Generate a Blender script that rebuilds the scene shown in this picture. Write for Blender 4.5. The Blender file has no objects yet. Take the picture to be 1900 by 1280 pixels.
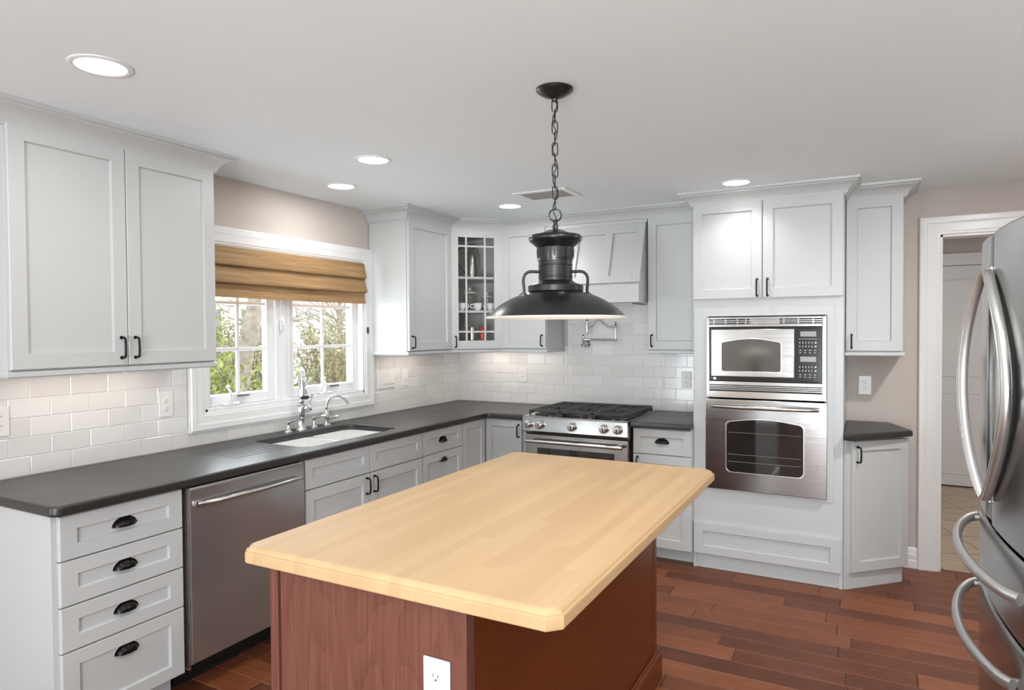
import bpy, bmesh, math, random
from math import sin, cos, pi, radians
from mathutils import Vector, Matrix, Quaternion, noise

random.seed(7)
S = bpy.context.scene
COL = S.collection

# ------------------------------------------------------------------ camera
CAM = Vector((3.1275, -4.8565, 1.511))
YAW, PIT, ROL, FPX = -0.4923, -0.021, -0.0065, 1229.07
fw = Vector((sin(YAW) * cos(PIT), cos(YAW) * cos(PIT), sin(PIT)))
rt = Vector((cos(YAW), -sin(YAW), 0))
up_ = rt.cross(fw)
r2 = rt * cos(ROL) + up_ * sin(ROL)
u2 = up_ * cos(ROL) - rt * sin(ROL)
cam_data = bpy.data.cameras.new('camera')
cam = bpy.data.objects.new('camera', cam_data)
COL.objects.link(cam)
cam_data.sensor_width = 36.0
cam_data.lens = FPX / 1900 * 36.0
cam_data.clip_start = 0.02
cam.matrix_world = Matrix(((r2.x, u2.x, -fw.x, CAM.x), (r2.y, u2.y, -fw.y, CAM.y), (r2.z, u2.z, -fw.z, CAM.z), (0, 0, 0, 1)))
S.camera = cam

# ------------------------------------------------------------------ world, daylight, exposure
S.view_settings.view_transform = 'Standard'
S.view_settings.look = 'None'
S.view_settings.gamma = 1.0
S.view_settings.use_curve_mapping = False
S.view_settings.exposure = 0.07
W = bpy.data.worlds.new('overcast_sky')
S.world = W
W.use_nodes = True
W.node_tree.nodes['Background'].inputs['Color'].default_value = (0.93, 0.96, 1.0, 1)
W.node_tree.nodes['Background'].inputs['Strength'].default_value = 2.0


def area(name, loc, rot, sx, sy, power, color=(1, 1, 1), shape='RECTANGLE', spread=None):
    L = bpy.data.lights.new(name, 'AREA')
    L.shape = shape
    L.size = sx
    if shape in ('RECTANGLE', 'ELLIPSE'):
        L.size_y = sy
    L.energy = power
    L.color = color
    if spread:
        L.spread = spread
    o = bpy.data.objects.new(name, L)
    COL.objects.link(o)
    o.location = loc
    o.rotation_euler = rot
    return o


CEIL = 2.37
# fill lamps added at the room's unseen far end; daylight from the kitchen window
DAY = (0.86, 0.95, 1.0)
area('fill_rear_right', (3.60, -7.92, 0.80), (radians(90 + 33), 0, 0), 1.6, 1.4, 190, DAY)
area('fill_rear_left', (0.22, -7.92, 0.80), (radians(90 + 33), 0, 0), 0.55, 1.4, 42, DAY)
sun_l = bpy.data.lights.new('sun', 'SUN')
sun_l.energy = 2.2
sun_l.angle = radians(8)
sun_o = bpy.data.objects.new('sun', sun_l)
COL.objects.link(sun_o)
sun_o.rotation_euler = (radians(-12), radians(33), 0)
area('daylight_window', (-0.40, -1.9, 1.35), (0, radians(-90 - 20), 0), 1.0, 1.2, 30, DAY)

# ------------------------------------------------------------------ materials


def new_mat(name):
    m = bpy.data.materials.new(name)
    m.use_nodes = True
    nt = m.node_tree
    return m, nt, nt.nodes['Principled BSDF']


class G:
    """tiny node graph helper"""
    def __init__(s, nt):
        s.nt = nt

    def n(s, t, **kw):
        nd = s.nt.nodes.new(t)
        for k, v in kw.items():
            if k in nd.inputs:
                s.put(nd.inputs[k], v)
            else:
                setattr(nd, k, v)
        return nd

    def put(s, sock, v):
        if hasattr(v, 'is_output'):
            s.nt.links.new(v, sock)
        else:
            sock.default_value = v

    def m(s, op, a, b=0.0, c=0.0):
        nd = s.nt.nodes.new('ShaderNodeMath')
        nd.operation = op
        for i, v in enumerate((a, b, c)):
            s.put(nd.inputs[i], v)
        return nd.outputs[0]

    def xyz(s, kind='Object'):
        tc = s.n('ShaderNodeTexCoord')
        sp = s.n('ShaderNodeSeparateXYZ')
        s.nt.links.new(tc.outputs[kind], sp.inputs[0])
        return sp.outputs[0], sp.outputs[1], sp.outputs[2], tc.outputs[kind]

    def comb(s, x=0.0, y=0.0, z=0.0):
        nd = s.n('ShaderNodeCombineXYZ')
        for i, v in enumerate((x, y, z)):
            s.put(nd.inputs[i], v)
        return nd.outputs[0]

    def noise(s, vec, scale=5.0, detail=3.0, rough=0.5):
        nd = s.n('ShaderNodeTexNoise')
        s.put(nd.inputs['Vector'], vec)
        nd.inputs['Scale'].default_value = scale
        nd.inputs['Detail'].default_value = detail
        nd.inputs['Roughness'].default_value = rough
        return nd.outputs['Fac']

    def white(s, vec):
        nd = s.n('ShaderNodeTexWhiteNoise', noise_dimensions='3D')
        s.put(nd.inputs['Vector'], vec)
        return nd.outputs['Value']

    def ramp(s, fac, stops):
        nd = s.n('ShaderNodeValToRGB')
        s.put(nd.inputs[0], fac)
        e = nd.color_ramp.elements
        while len(e) < len(stops):
            e.new(0.5)
        for el, (p, c) in zip(e, stops):
            el.position = p
            el.color = (*c, 1)
        return nd.outputs[0]

    def mix(s, fac, a, b, mode='MIX'):
        nd = s.n('ShaderNodeMix', data_type='RGBA', blend_type=mode)
        s.put(nd.inputs[0], fac)
        s.put(nd.inputs[6], a if hasattr(a, 'is_output') else (*a, 1))
        s.put(nd.inputs[7], b if hasattr(b, 'is_output') else (*b, 1))
        return nd.outputs[2]

    def bump(s, h, strength, dist, bsdf):
        nd = s.n('ShaderNodeBump')
        nd.inputs['Strength'].default_value = strength
        nd.inputs['Distance'].default_value = dist
        s.put(nd.inputs['Height'], h)
        s.nt.links.new(nd.outputs[0], bsdf.inputs['Normal'])


def simple(name, c, rough=0.5, metal=0.0, vary=0.02, scale=6.0, spec=0.5, bump=0.0, coat=0.0):
    m, nt, b = new_mat(name)
    g = G(nt)
    x, y, z, v = g.xyz()
    n = g.noise(v, scale, 4)
    lo = tuple(max(0, q * (1 - vary)) for q in c)
    hi = tuple(min(1, q * (1 + vary)) for q in c)
    g.put(b.inputs['Base Color'], g.ramp(n, [(0.3, lo), (0.7, hi)]))
    b.inputs['Roughness'].default_value = rough
    b.inputs['Metallic'].default_value = metal
    b.inputs['Specular IOR Level'].default_value = spec
    b.inputs['Coat Weight'].default_value = coat
    if bump:
        g.bump(g.noise(v, 90.0, 3), bump, 0.001, b)
    return m


def steel(name, axis, c=(0.47, 0.465, 0.455), rough=0.17, wav=0.15):
    """brushed stainless: fine streaks running along `axis`, large slow waviness"""
    m, nt, b = new_mat(name)
    g = G(nt)
    x, y, z, v = g.xyz()
    k = [300.0, 300.0, 300.0]
    k['xyz'.index(axis)] = 0.7
    sv = g.comb(g.m('MULTIPLY', x, k[0]), g.m('MULTIPLY', y, k[1]), g.m('MULTIPLY', z, k[2]))
    n = g.noise(sv, 1.0, 2)
    g.put(b.inputs['Base Color'], g.ramp(n, [(0.3, tuple(q * 0.975 for q in c)), (0.7, tuple(min(1, q * 1.02) for q in c))]))
    g.put(b.inputs['Roughness'], g.m('MULTIPLY_ADD', n, 0.10, rough - 0.05))
    b.inputs['Metallic'].default_value = 1.0
    b.inputs['Anisotropic'].default_value = 0.4
    b.inputs['Anisotropic Rotation'].default_value = 0.25 if axis == 'z' else 0.0
    big = g.noise(v, 3.0, 1)
    g.bump(g.m('ADD', g.m('MULTIPLY', big, 4.0), g.m('MULTIPLY', n, 0.03)), wav, 0.002, b)
    return m


MAT = {}
MAT['cab'] = simple('cabinet_white_paint', (0.535, 0.548, 0.549), 0.36, vary=0.008, bump=0.01)
MAT['cab_in'] = simple('cabinet_interior', (0.70, 0.68, 0.65), 0.5)
MAT['ceil'] = simple('ceiling_white', (0.85, 0.90, 0.925), 0.9, vary=0.006)
MAT['wall'] = simple('wall_taupe_paint', (0.565, 0.515, 0.475), 0.8, vary=0.012, bump=0.03)
MAT['trim'] = simple('trim_white_gloss', (0.80, 0.80, 0.80), 0.28, vary=0.006)
MAT['vinyl'] = simple('window_white_vinyl', (0.82, 0.82, 0.83), 0.32, vary=0.005)
MAT['grout'] = simple('grout', (0.80, 0.785, 0.765), 0.9)
MAT['black'] = simple('black_bronze', (0.018, 0.016, 0.015), 0.28, metal=0.7, vary=0.15)
MAT['pend'] = simple('pendant_dark_bronze', (0.060, 0.060, 0.061), 0.28, metal=0.85, vary=0.25, scale=9)
MAT['pend_in'] = simple('pendant_white_enamel', (0.70, 0.665, 0.61), 0.45, vary=0.004)
MAT['blackp'] = simple('black_plastic', (0.012, 0.012, 0.013), 0.15, vary=0.1)
MAT['iron'] = simple('cast_iron', (0.030, 0.030, 0.031), 0.45, vary=0.2, scale=30)
MAT['chrome'] = simple('polished_chrome', (0.78, 0.78, 0.79), 0.05, metal=1.0, vary=0.01)
MAT['steel_x'] = steel('stainless_brushed_x', 'x')
MAT['steel_y'] = steel('stainless_brushed_y', 'y', (0.46, 0.455, 0.45), 0.2, 0.5)
MAT['steel_y'].node_tree.nodes['Principled BSDF'].inputs['Metallic'].default_value = 0.8
MAT['steel_z'] = steel('stainless_brushed_z', 'z', (0.52, 0.51, 0.50), 0.22)
MAT['steel_f'] = steel('stainless_fridge', 'z', (0.36, 0.36, 0.355), 0.2, 0.15)
MAT['steel_s'] = simple('stainless_satin', (0.66, 0.655, 0.64), 0.22, metal=1.0, vary=0.03, scale=40)
MAT['dglass'] = simple('dark_oven_glass', (0.02, 0.019, 0.018), 0.06, vary=0.2, coat=0.6)
MAT['mglass'] = simple('microwave_glass', (0.22, 0.22, 0.22), 0.07, metal=0.85, vary=0.03)
MAT['lcd'] = simple('grey_display', (0.30, 0.30, 0.29), 0.25)
MAT['key'] = simple('pale_key_print', (0.55, 0.54, 0.52), 0.4)
MAT['porc'] = simple('white_porcelain', (0.88, 0.88, 0.87), 0.15, vary=0.004, coat=0.5)
MAT['plastic'] = simple('white_plastic', (0.80, 0.79, 0.77), 0.3, vary=0.004)
MAT['plastic_b'] = simple('cool_white_plastic', (0.66, 0.74, 0.82), 0.3, vary=0.004)
MAT['slot'] = simple('dark_slot', (0.03, 0.03, 0.03), 0.6)
MAT['vent_dark'] = simple('duct_shadow', (0.10, 0.095, 0.085), 0.8)
MAT['slat'] = simple('shaded_vent_slat', (0.33, 0.31, 0.28), 0.5)  # shade on the louvres is put into the slat colour
MAT['silver'] = simple('silver_handle', (0.58, 0.58, 0.575), 0.40, metal=0.9, vary=0.02, scale=30)
MAT['clay'] = simple('red_enamel', (0.55, 0.05, 0.03), 0.2)
MAT['gravel'] = simple('outdoor_ground', (0.62, 0.62, 0.58), 0.9, vary=0.25, scale=3)
MAT['bark'] = simple('tree_bark', (0.38, 0.33, 0.27), 0.9, vary=0.35, scale=14, bump=0.6)
MAT['twig'] = simple('twig_bark', (0.24, 0.19, 0.13), 0.9, vary=0.3)
MAT['siding'] = simple('house_siding', (0.75, 0.76, 0.78), 0.7)
MAT['winpane'] = simple('house_window', (0.22, 0.24, 0.27), 0.2)
MAT['petal'] = simple('pale_petals', (0.88, 0.84, 0.72), 0.7, vary=0.1, scale=40)
MAT['table'] = simple('dark_table_wood', (0.16, 0.08, 0.04), 0.35, vary=0.3)


def mat_leaf(name, a, bcol):
    m, nt, b = new_mat(name)
    g = G(nt)
    x, y, z, v = g.xyz()
    g.put(b.inputs['Base Color'], g.ramp(g.noise(v, 7.0, 3), [(0.3, a), (0.7, bcol)]))
    b.inputs['Roughness'].default_value = 0.5
    b.inputs['Transmission Weight'].default_value = 0.0
    return m


MAT['leaf'] = mat_leaf('leaf_green', (0.15, 0.22, 0.04), (0.42, 0.46, 0.10))
MAT['leaf_dry'] = mat_leaf('leaf_olive', (0.24, 0.22, 0.10), (0.50, 0.47, 0.24))


def mat_emit(name, c, s):
    m, nt, b = new_mat(name)
    b.inputs['Base Color'].default_value = (*c, 1)
    b.inputs['Emission Color'].default_value = (*c, 1)
    b.inputs['Emission Strength'].default_value = s
    return m


MAT['lamp'] = mat_emit('led_lens', (1.0, 0.97, 0.93), 6.0)
MAT['bulb'] = mat_emit('warm_bulb', (1.0, 0.93, 0.82), 4.0)


def mat_glass(name, tint=(1, 1, 1), refl=0.05):
    m, nt, b = new_mat(name)
    nt.nodes.remove(b)
    g = G(nt)
    tr = g.n('ShaderNodeBsdfTransparent')
    tr.inputs[0].default_value = (*tint, 1)
    gl = g.n('ShaderNodeBsdfGlossy')
    gl.inputs['Roughness'].default_value = 0.02
    mx = g.n('ShaderNodeMixShader')
    mx.inputs[0].default_value = refl
    nt.links.new(tr.outputs[0], mx.inputs[1])
    nt.links.new(gl.outputs[0], mx.inputs[2])
    nt.links.new(mx.outputs[0], nt.nodes['Material Output'].inputs[0])
    return m


MAT['glass'] = mat_glass('clear_glass')
MAT['jar'] = mat_glass('jar_glass', (0.86, 0.88, 0.88))


def mat_tile():
    m, nt, b = new_mat('white_subway_tile')
    g = G(nt)
    at = g.n('ShaderNodeAttribute', attribute_name='tone')
    g.put(b.inputs['Base Color'], g.ramp(at.outputs['Fac'], [(0.0, (0.705, 0.695, 0.68)), (0.6, (0.735, 0.727, 0.715)), (1.0, (0.775, 0.772, 0.765))]))
    b.inputs['Roughness'].default_value = 0.12
    x, y, z, v = g.xyz()
    g.bump(g.noise(v, 9.0, 2), 0.12, 0.002, b)
    return m


MAT['tile'] = mat_tile()


def mat_counter():
    m, nt, b = new_mat('black_honed_counter')
    g = G(nt)
    x, y, z, v = g.xyz()
    n = g.noise(v, 140.0, 3)
    g.put(b.inputs['Base Color'], g.ramp(n, [(0.35, (0.018, 0.017, 0.0165)), (0.7, (0.034, 0.032, 0.031))]))
    g.put(b.inputs['Roughness'], g.m('MULTIPLY_ADD', g.noise(v, 3.0, 3), 0.12, 0.30))
    b.inputs['Specular IOR Level'].default_value = 0.75
    return m


MAT['counter'] = mat_counter()


def mat_planks(name, run, pitch, length, cols, grain_stretch, rough, gap=0.0016, bump=0.6, tone_noise=0.35, off=0.0, spec=0.5):
    """wood strips: run = axis along the boards ('x' or 'y')"""
    m, nt, b = new_mat(name)
    g = G(nt)
    x, y, z, v = g.xyz()
    a, c = (x, y) if run == 'x' else (y, x)
    row = g.m('FLOOR', g.m('DIVIDE', g.m('ADD', c, off), pitch))
    rr = g.white(g.comb(row, 3.7, 1.3))
    rr2 = g.white(g.comb(row, 9.1, 5.2))
    ln = g.m('MULTIPLY_ADD', rr2, length * 0.8, length * 0.6)
    pos = g.m('DIVIDE', g.m('ADD', a, g.m('MULTIPLY', rr, 11.0)), ln)
    seg = g.m('FLOOR', pos)
    tone = g.white(g.comb(row, seg, 0.5))
    # grain
    sx, sy = (1.0, grain_stretch) if run == 'x' else (grain_stretch, 1.0)
    gv = g.comb(g.m('MULTIPLY', x, sx), g.m('MULTIPLY', y, sy), g.m('MULTIPLY', tone, 37.0))
    gr = g.noise(gv, 4.0, 6, 0.6)
    blot = g.noise(g.comb(x, y, g.m('MULTIPLY', tone, 19.0)), 5.0, 3)
    f = g.m('ADD', g.m('MULTIPLY', tone, 1 - tone_noise), g.m('MULTIPLY', g.m('ADD', g.m('MULTIPLY', gr, 0.6), g.m('MULTIPLY', blot, 0.4)), tone_noise))
    col = g.ramp(f, cols)
    # gaps
    fc = g.m('FRACT', g.m('DIVIDE', g.m('ADD', c, off), pitch))
    dc = g.m('MULTIPLY', g.m('MINIMUM', fc, g.m('SUBTRACT', 1.0, fc)), pitch)
    fa = g.m('FRACT', pos)
    da = g.m('MULTIPLY', g.m('MINIMUM', fa, g.m('SUBTRACT', 1.0, fa)), ln)
    d = g.m('MINIMUM', dc, da)
    gm = g.m('LESS_THAN', d, gap)
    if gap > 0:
        col = g.mix(g.m('MULTIPLY', g.m('LESS_THAN', dc, 0.0024), 0.45), col, (0.42, 0.20, 0.12))  # highlight along the long plank edges, painted in as a paler colour
        col = g.mix(g.m('MULTIPLY', g.m('LESS_THAN', da, 0.0024), 0.8), col, (0.02, 0.008, 0.004))
    g.put(b.inputs['Base Color'], col)
    g.put(b.inputs['Roughness'], g.m('MULTIPLY_ADD', gr, 0.18, rough - 0.09))
    b.inputs['Specular IOR Level'].default_value = spec
    if bump:
        edge = g.m('MINIMUM', g.m('DIVIDE', d, 0.006), 1.0)
        wave = g.noise(g.comb(g.m('MULTIPLY', x, 1.0 if run == 'x' else 3.0), g.m('MULTIPLY', y, 3.0 if run == 'x' else 1.0), tone), 9.0, 2)
        h = g.m('ADD', g.m('ADD', edge, g.m('MULTIPLY', wave, 0.9)), g.m('MULTIPLY', gr, 0.15))
        g.bump(h, bump, 0.002, b)
    return m


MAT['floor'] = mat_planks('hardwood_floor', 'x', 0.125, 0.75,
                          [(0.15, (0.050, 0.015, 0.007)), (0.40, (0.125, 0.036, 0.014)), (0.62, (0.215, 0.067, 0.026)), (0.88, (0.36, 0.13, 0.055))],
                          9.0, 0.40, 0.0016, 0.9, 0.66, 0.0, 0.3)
MAT['butcher'] = mat_planks('butcher_block_maple', 'y', 0.038, 1.15,
                            [(0.05, (0.515, 0.335, 0.17)), (0.4, (0.565, 0.375, 0.20)), (0.7, (0.605, 0.415, 0.225)), (1.0, (0.66, 0.48, 0.28))],
                            10.0, 0.46, 0.0, 0.0, 0.55, 0.0, 0.35)


def mat_tilefloor():
    m, nt, b = new_mat('hall_stone_tile')
    g = G(nt)
    x, y, z, v = g.xyz()
    c45 = 0.7071
    p = g.m('ADD', g.m('MULTIPLY', x, 0.94), g.m('MULTIPLY', y, 0.34))
    q = g.m('SUBTRACT', g.m('MULTIPLY', y, 0.94), g.m('MULTIPLY', x, 0.34))
    T = 0.42
    fx = g.m('FRACT', g.m('DIVIDE', p, T))
    fy = g.m('FRACT', g.m('DIVIDE', q, T))
    d = g.m('MINIMUM', g.m('MINIMUM', fx, g.m('SUBTRACT', 1.0, fx)), g.m('MINIMUM', fy, g.m('SUBTRACT', 1.0, fy)))
    n = g.noise(g.comb(g.m('MULTIPLY', x, 1.0), g.m('MULTIPLY', y, 3.5), 0.0), 5.0, 5)
    col = g.ramp(n, [(0.25, (0.34, 0.235, 0.145)), (0.5, (0.47, 0.35, 0.235)), (0.75, (0.56, 0.47, 0.37))])
    col = g.mix(g.m('LESS_THAN', d, 0.012), col, (0.16, 0.11, 0.07))
    g.put(b.inputs['Base Color'], col)
    b.inputs['Roughness'].default_value = 0.35
    return m


MAT['hall_tile'] = mat_tilefloor()


def mat_cherry(name, run, cols, scale=7.0, rough=0.32):
    m, nt, b = new_mat(name)
    g = G(nt)
    x, y, z, v = g.xyz()
    h = g.m('ADD', x, g.m('MULTIPLY', y, 1.0))
    warp = g.noise(g.comb(h, 0.0, g.m('MULTIPLY', z, 0.35)), 3.0, 2)
    gv = g.comb(g.m('MULTIPLY', h, 10.0), 0.0, g.m('MULTIPLY', z, 0.6))
    fine = g.noise(g.comb(g.m('MULTIPLY', h, 60.0), 0.0, g.m('MULTIPLY', z, 2.0)), 2.0, 3)
    rings = g.m('FRACT', g.m('MULTIPLY', g.m('ADD', warp, g.m('MULTIPLY', g.noise(gv, 0.7, 2), 0.15)), 22.0))
    ringl = g.m('POWER', rings, 3.0)
    f = g.m('SUBTRACT', g.m('ADD', g.m('MULTIPLY', fine, 0.6), 0.3), g.m('MULTIPLY', ringl, 0.10))
    g.put(b.inputs['Base Color'], g.ramp(f, cols))
    b.inputs['Roughness'].default_value = rough
    b.inputs['Specular IOR Level'].default_value = 0.3
    return m


MAT['cherry'] = mat_cherry('cherry_veneer', 'z', [(0.25, (0.085, 0.028, 0.018)), (0.5, (0.140, 0.053, 0.036)), (0.8, (0.205, 0.088, 0.062))])
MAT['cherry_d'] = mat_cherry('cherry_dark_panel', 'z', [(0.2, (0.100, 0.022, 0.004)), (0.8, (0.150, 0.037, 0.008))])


def mat_shade():
    m, nt, b = new_mat('woven_bamboo')
    g = G(nt)
    x, y, z, v = g.xyz()
    n = g.noise(g.comb(g.m('MULTIPLY', x, 40.0), g.m('MULTIPLY', y, 3.0), g.m('MULTIPLY', z, 170.0)), 1.0, 3)
    n2 = g.noise(g.comb(0.0, g.m('MULTIPLY', y, 1.5), g.m('MULTIPLY', z, 30.0)), 1.0, 3)
    cols = [(0.25, (0.20, 0.105, 0.042)), (0.5, (0.36, 0.215, 0.092)), (0.75, (0.50, 0.33, 0.16))]
    col = g.ramp(g.m('ADD', g.m('MULTIPLY', n, 0.6), g.m('MULTIPLY', n2, 0.4)), cols)
    th = g.m('FRACT', g.m('DIVIDE', y, 0.014))
    thr = g.m('LESS_THAN', th, 0.16)
    col = g.mix(g.m('MULTIPLY', thr, 0.55), col, (0.14, 0.08, 0.035))
    g.put(b.inputs['Base Color'], col)
    b.inputs['Roughness'].default_value = 0.7
    g.bump(g.m('ADD', n, g.m('MULTIPLY', thr, -0.6)), 0.5, 0.002, b)
    return m


MAT['bamboo'] = mat_shade()

# ------------------------------------------------------------------ mesh helper


def frame(o, r, n):
    """local (u along r, v up, w out along n)"""
    r = Vector(r).normalized()
    n = Vector(n).normalized()
    z = Vector((0, 0, 1))
    return Matrix(((r.x, z.x, n.x, o[0]), (r.y, z.y, n.y, o[1]), (r.z, z.z, n.z, o[2]), (0, 0, 0, 1)))


def LEFT(x, y=0, z=0):
    return frame((x, y, z), (0, 1, 0), (1, 0, 0))


def BACK(y, x=0, z=0):
    return frame((x, y, z), (1, 0, 0), (0, -1, 0))


class MB:
    def __init__(s, M=None):
        s.bm = bmesh.new()
        s.M = M if M is not None else Matrix()

    def add(s, vs, fs, M=None):
        M = s.M if M is None else M
        bv = [s.bm.verts.new(M @ Vector(v)) for v in vs]
        for f in fs:
            try:
                s.bm.faces.new([bv[i] for i in f])
            except ValueError:
                pass
        return s

    def box(s, a, b, c, d, e, f, bev=0.0, seg=2):
        a, b = min(a, b), max(a, b)
        c, d = min(c, d), max(c, d)
        e, f = min(e, f), max(e, f)
        vs = [(a, c, e), (b, c, e), (b, d, e), (a, d, e), (a, c, f), (b, c, f), (b, d, f), (a, d, f)]
        fs = [(0, 3, 2, 1), (4, 5, 6, 7), (0, 1, 5, 4), (1, 2, 6, 5), (2, 3, 7, 6), (3, 0, 4, 7)]
        if not bev:
            return s.add(vs, fs)
        t = bmesh.new()
        tv = [t.verts.new(v) for v in vs]
        for q in fs:
            t.faces.new([tv[i] for i in q])
        bev = min(bev, 0.49 * min(b - a, d - c, f - e))
        bmesh.ops.bevel(t, geom=t.edges[:], offset=bev, segments=seg, affect='EDGES', profile=0.5)
        s.merge(t)
        return s

    def merge(s, t):
        t.verts.index_update()
        vs = [v.co.copy() for v in t.verts]
        fs = [[v.index for v in f.verts] for f in t.faces]
        t.free()
        s.add(vs, fs)

    def loft(s, loops, closed=True, cap0=True, cap1=True):
        n = len(loops[0])
        vs = [p for L in loops for p in L]
        fs = []
        for i in range(len(loops) - 1):
            for j in range(n if closed else n - 1):
                k = (j + 1) % n
                fs.append((i * n + j, i * n + k, (i + 1) * n + k, (i + 1) * n + j))
        if cap0:
            fs.append(tuple(range(n - 1, -1, -1)))
        if cap1:
            fs.append(tuple((len(loops) - 1) * n + j for j in range(n)))
        return s.add(vs, fs)

    def lathe(s, prof, c=(0, 0, 0), axis='z', n=40, cap0=True, cap1=True, arc=None):
        loops = []
        for r, h in prof:
            L = []
            for k in range(n):
                t = 2 * pi * k / n
                p = (r * cos(t), r * sin(t))
                if axis == 'z':
                    q = (c[0] + p[0], c[1] + p[1], c[2] + h)
                elif axis == 'x':
                    q = (c[0] + h, c[1] + p[0], c[2] + p[1])
                else:
                    q = (c[0] + p[1], c[1] + h, c[2] + p[0])
                L.append(q)
            loops.append(L)
        return s.loft(loops, True, cap0, cap1)

    def tube(s, pts, r, n=10, closed=False, flat=1.0, cap=True):
        pts = [Vector(p) for p in pts]
        N = len(pts)
        rs = r if isinstance(r, (list, tuple)) else [r] * N
        tg = []
        for i in range(N):
            a = pts[(i - 1) % N] if (closed or i > 0) else pts[i]
            b = pts[(i + 1) % N] if (closed or i < N - 1) else pts[i]
            tg.append((b - a).normalized())
        ref = Vector((0, 0, 1)) if abs(tg[0].z) < 0.9 else Vector((1, 0, 0))
        nn = (ref - tg[0] * ref.dot(tg[0])).normalized()
        loops = []
        for i in range(N):
            if i:
                nn = nn - tg[i] * nn.dot(tg[i])
                nn.normalize()
            bb = tg[i].cross(nn)
            loops.append([tuple(pts[i] + (nn * cos(2 * pi * k / n) + bb * sin(2 * pi * k / n) * flat) * rs[i]) for k in range(n)])
        if closed:
            loops.append(loops[0])
            return s.loft(loops, True, False, False)
        return s.loft(loops, True, cap, cap)

    def sphere(s, c, r, sz=None, nu=20, nv=12):
        rz = sz or r
        prof = [(max(1e-5, r * sin(pi * i / nv)), -rz * cos(pi * i / nv)) for i in range(nv + 1)]
        return s.lathe(prof, c, n=nu)

    def prism(s, poly, z0, z1, bev=0.0):
        if bev:
            t = bmesh.new()
            b = [t.verts.new((*p, z0)) for p in poly]
            u = [t.verts.new((*p, z1)) for p in poly]
            n = len(poly)
            t.faces.new(list(reversed(b)))
            t.faces.new(u)
            for i in range(n):
                j = (i + 1) % n
                t.faces.new((b[i], b[j], u[j], u[i]))
            bmesh.ops.recalc_face_normals(t, faces=t.faces[:])
            bmesh.ops.bevel(t, geom=t.edges[:], offset=bev, segments=2, affect='EDGES', profile=0.5)
            s.merge(t)
            return s
        return s.loft([[(*p, z0) for p in poly], [(*p, z1) for p in poly]])

    def sweep(s, prof, path, outs, cap=True):
        """prof: list of (d, h); path: list of (x, y); outs: outward unit-ish (already mitred) vectors per path point"""
        loops = [[(p[0] + o[0] * d, p[1] + o[1] * d, h) for d, h in prof] for p, o in zip(path, outs)]
        return s.loft(loops, True, cap, cap)

    def shaker(s, w, h, t=0.02, st=0.058, rec=0.011, u0=0, v0=0, n0=0, sb=None):
        """a five-piece door: u 0..w, v 0..h, out n0..n0+t"""
        b = 0.0022

        def R(i, d, iv=None):
            iv = i if iv is None else iv
            return [(u0 + i, v0 + iv, n0 + d), (u0 + w - i, v0 + iv, n0 + d), (u0 + w - i, v0 + h - iv, n0 + d), (u0 + i, v0 + h - iv, n0 + d)]
        sb = st if sb is None else sb
        loops = [R(0, 0), R(0, t - b), R(b, t), R(st - 0.001, t, sb - 0.001), R(st + 0.0005, t - 0.002, sb + 0.0005), R(st + 0.004, t - rec, sb + 0.004)]
        return s.loft(loops)

    def build(s, name, mat, parent=None, smooth=35, kind=None, recalc=True):
        if recalc:
            bmesh.ops.recalc_face_normals(s.bm, faces=s.bm.faces[:])
        me = bpy.data.meshes.new(name)
        if parent is not None:
            w = world_loc(parent)
            bmesh.ops.translate(s.bm, verts=s.bm.verts[:], vec=-w)
        s.bm.to_mesh(me)
        s.bm.free()
        if smooth:
            for p in me.polygons:
                p.use_smooth = True
            me.set_sharp_from_angle(angle=radians(smooth))
        me.materials.append(MAT[mat] if isinstance(mat, str) else mat)
        o = bpy.data.objects.new(name, me)
        COL.objects.link(o)
        if smooth:
            wn_ = o.modifiers.new('weighted_normal', 'WEIGHTED_NORMAL')
            wn_.keep_sharp = True
            wn_.weight = 100
        if parent is not None:
            o.parent = parent
        if kind:
            o['kind'] = kind
        return o


def world_loc(o):
    v = Vector((0, 0, 0))
    while o is not None:
        v += o.location
        o = o.parent
    return v


def thing(name, loc, label, cat, group=None):
    o = bpy.data.objects.new(name, None)
    o.empty_display_size = 0.1
    o.location = loc
    COL.objects.link(o)
    return tag(o, label, cat, group)


def tag(o, label, cat, group=None, kind=None):
    o['label'] = label
    o['category'] = cat
    if group:
        o['group'] = group
    if kind:
        o['kind'] = kind
    return o


def struct(o):
    o['kind'] = 'structure'
    return o


def single(mb, name, mat, loc, label, cat, group=None, smooth=35):
    """a top-level thing that is one mesh, origin at loc"""
    bmesh.ops.translate(mb.bm, verts=mb.bm.verts[:], vec=-Vector(loc))
    o = mb.build(name, mat, None, smooth)
    o.location = loc
    return tag(o, label, cat, group)


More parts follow.
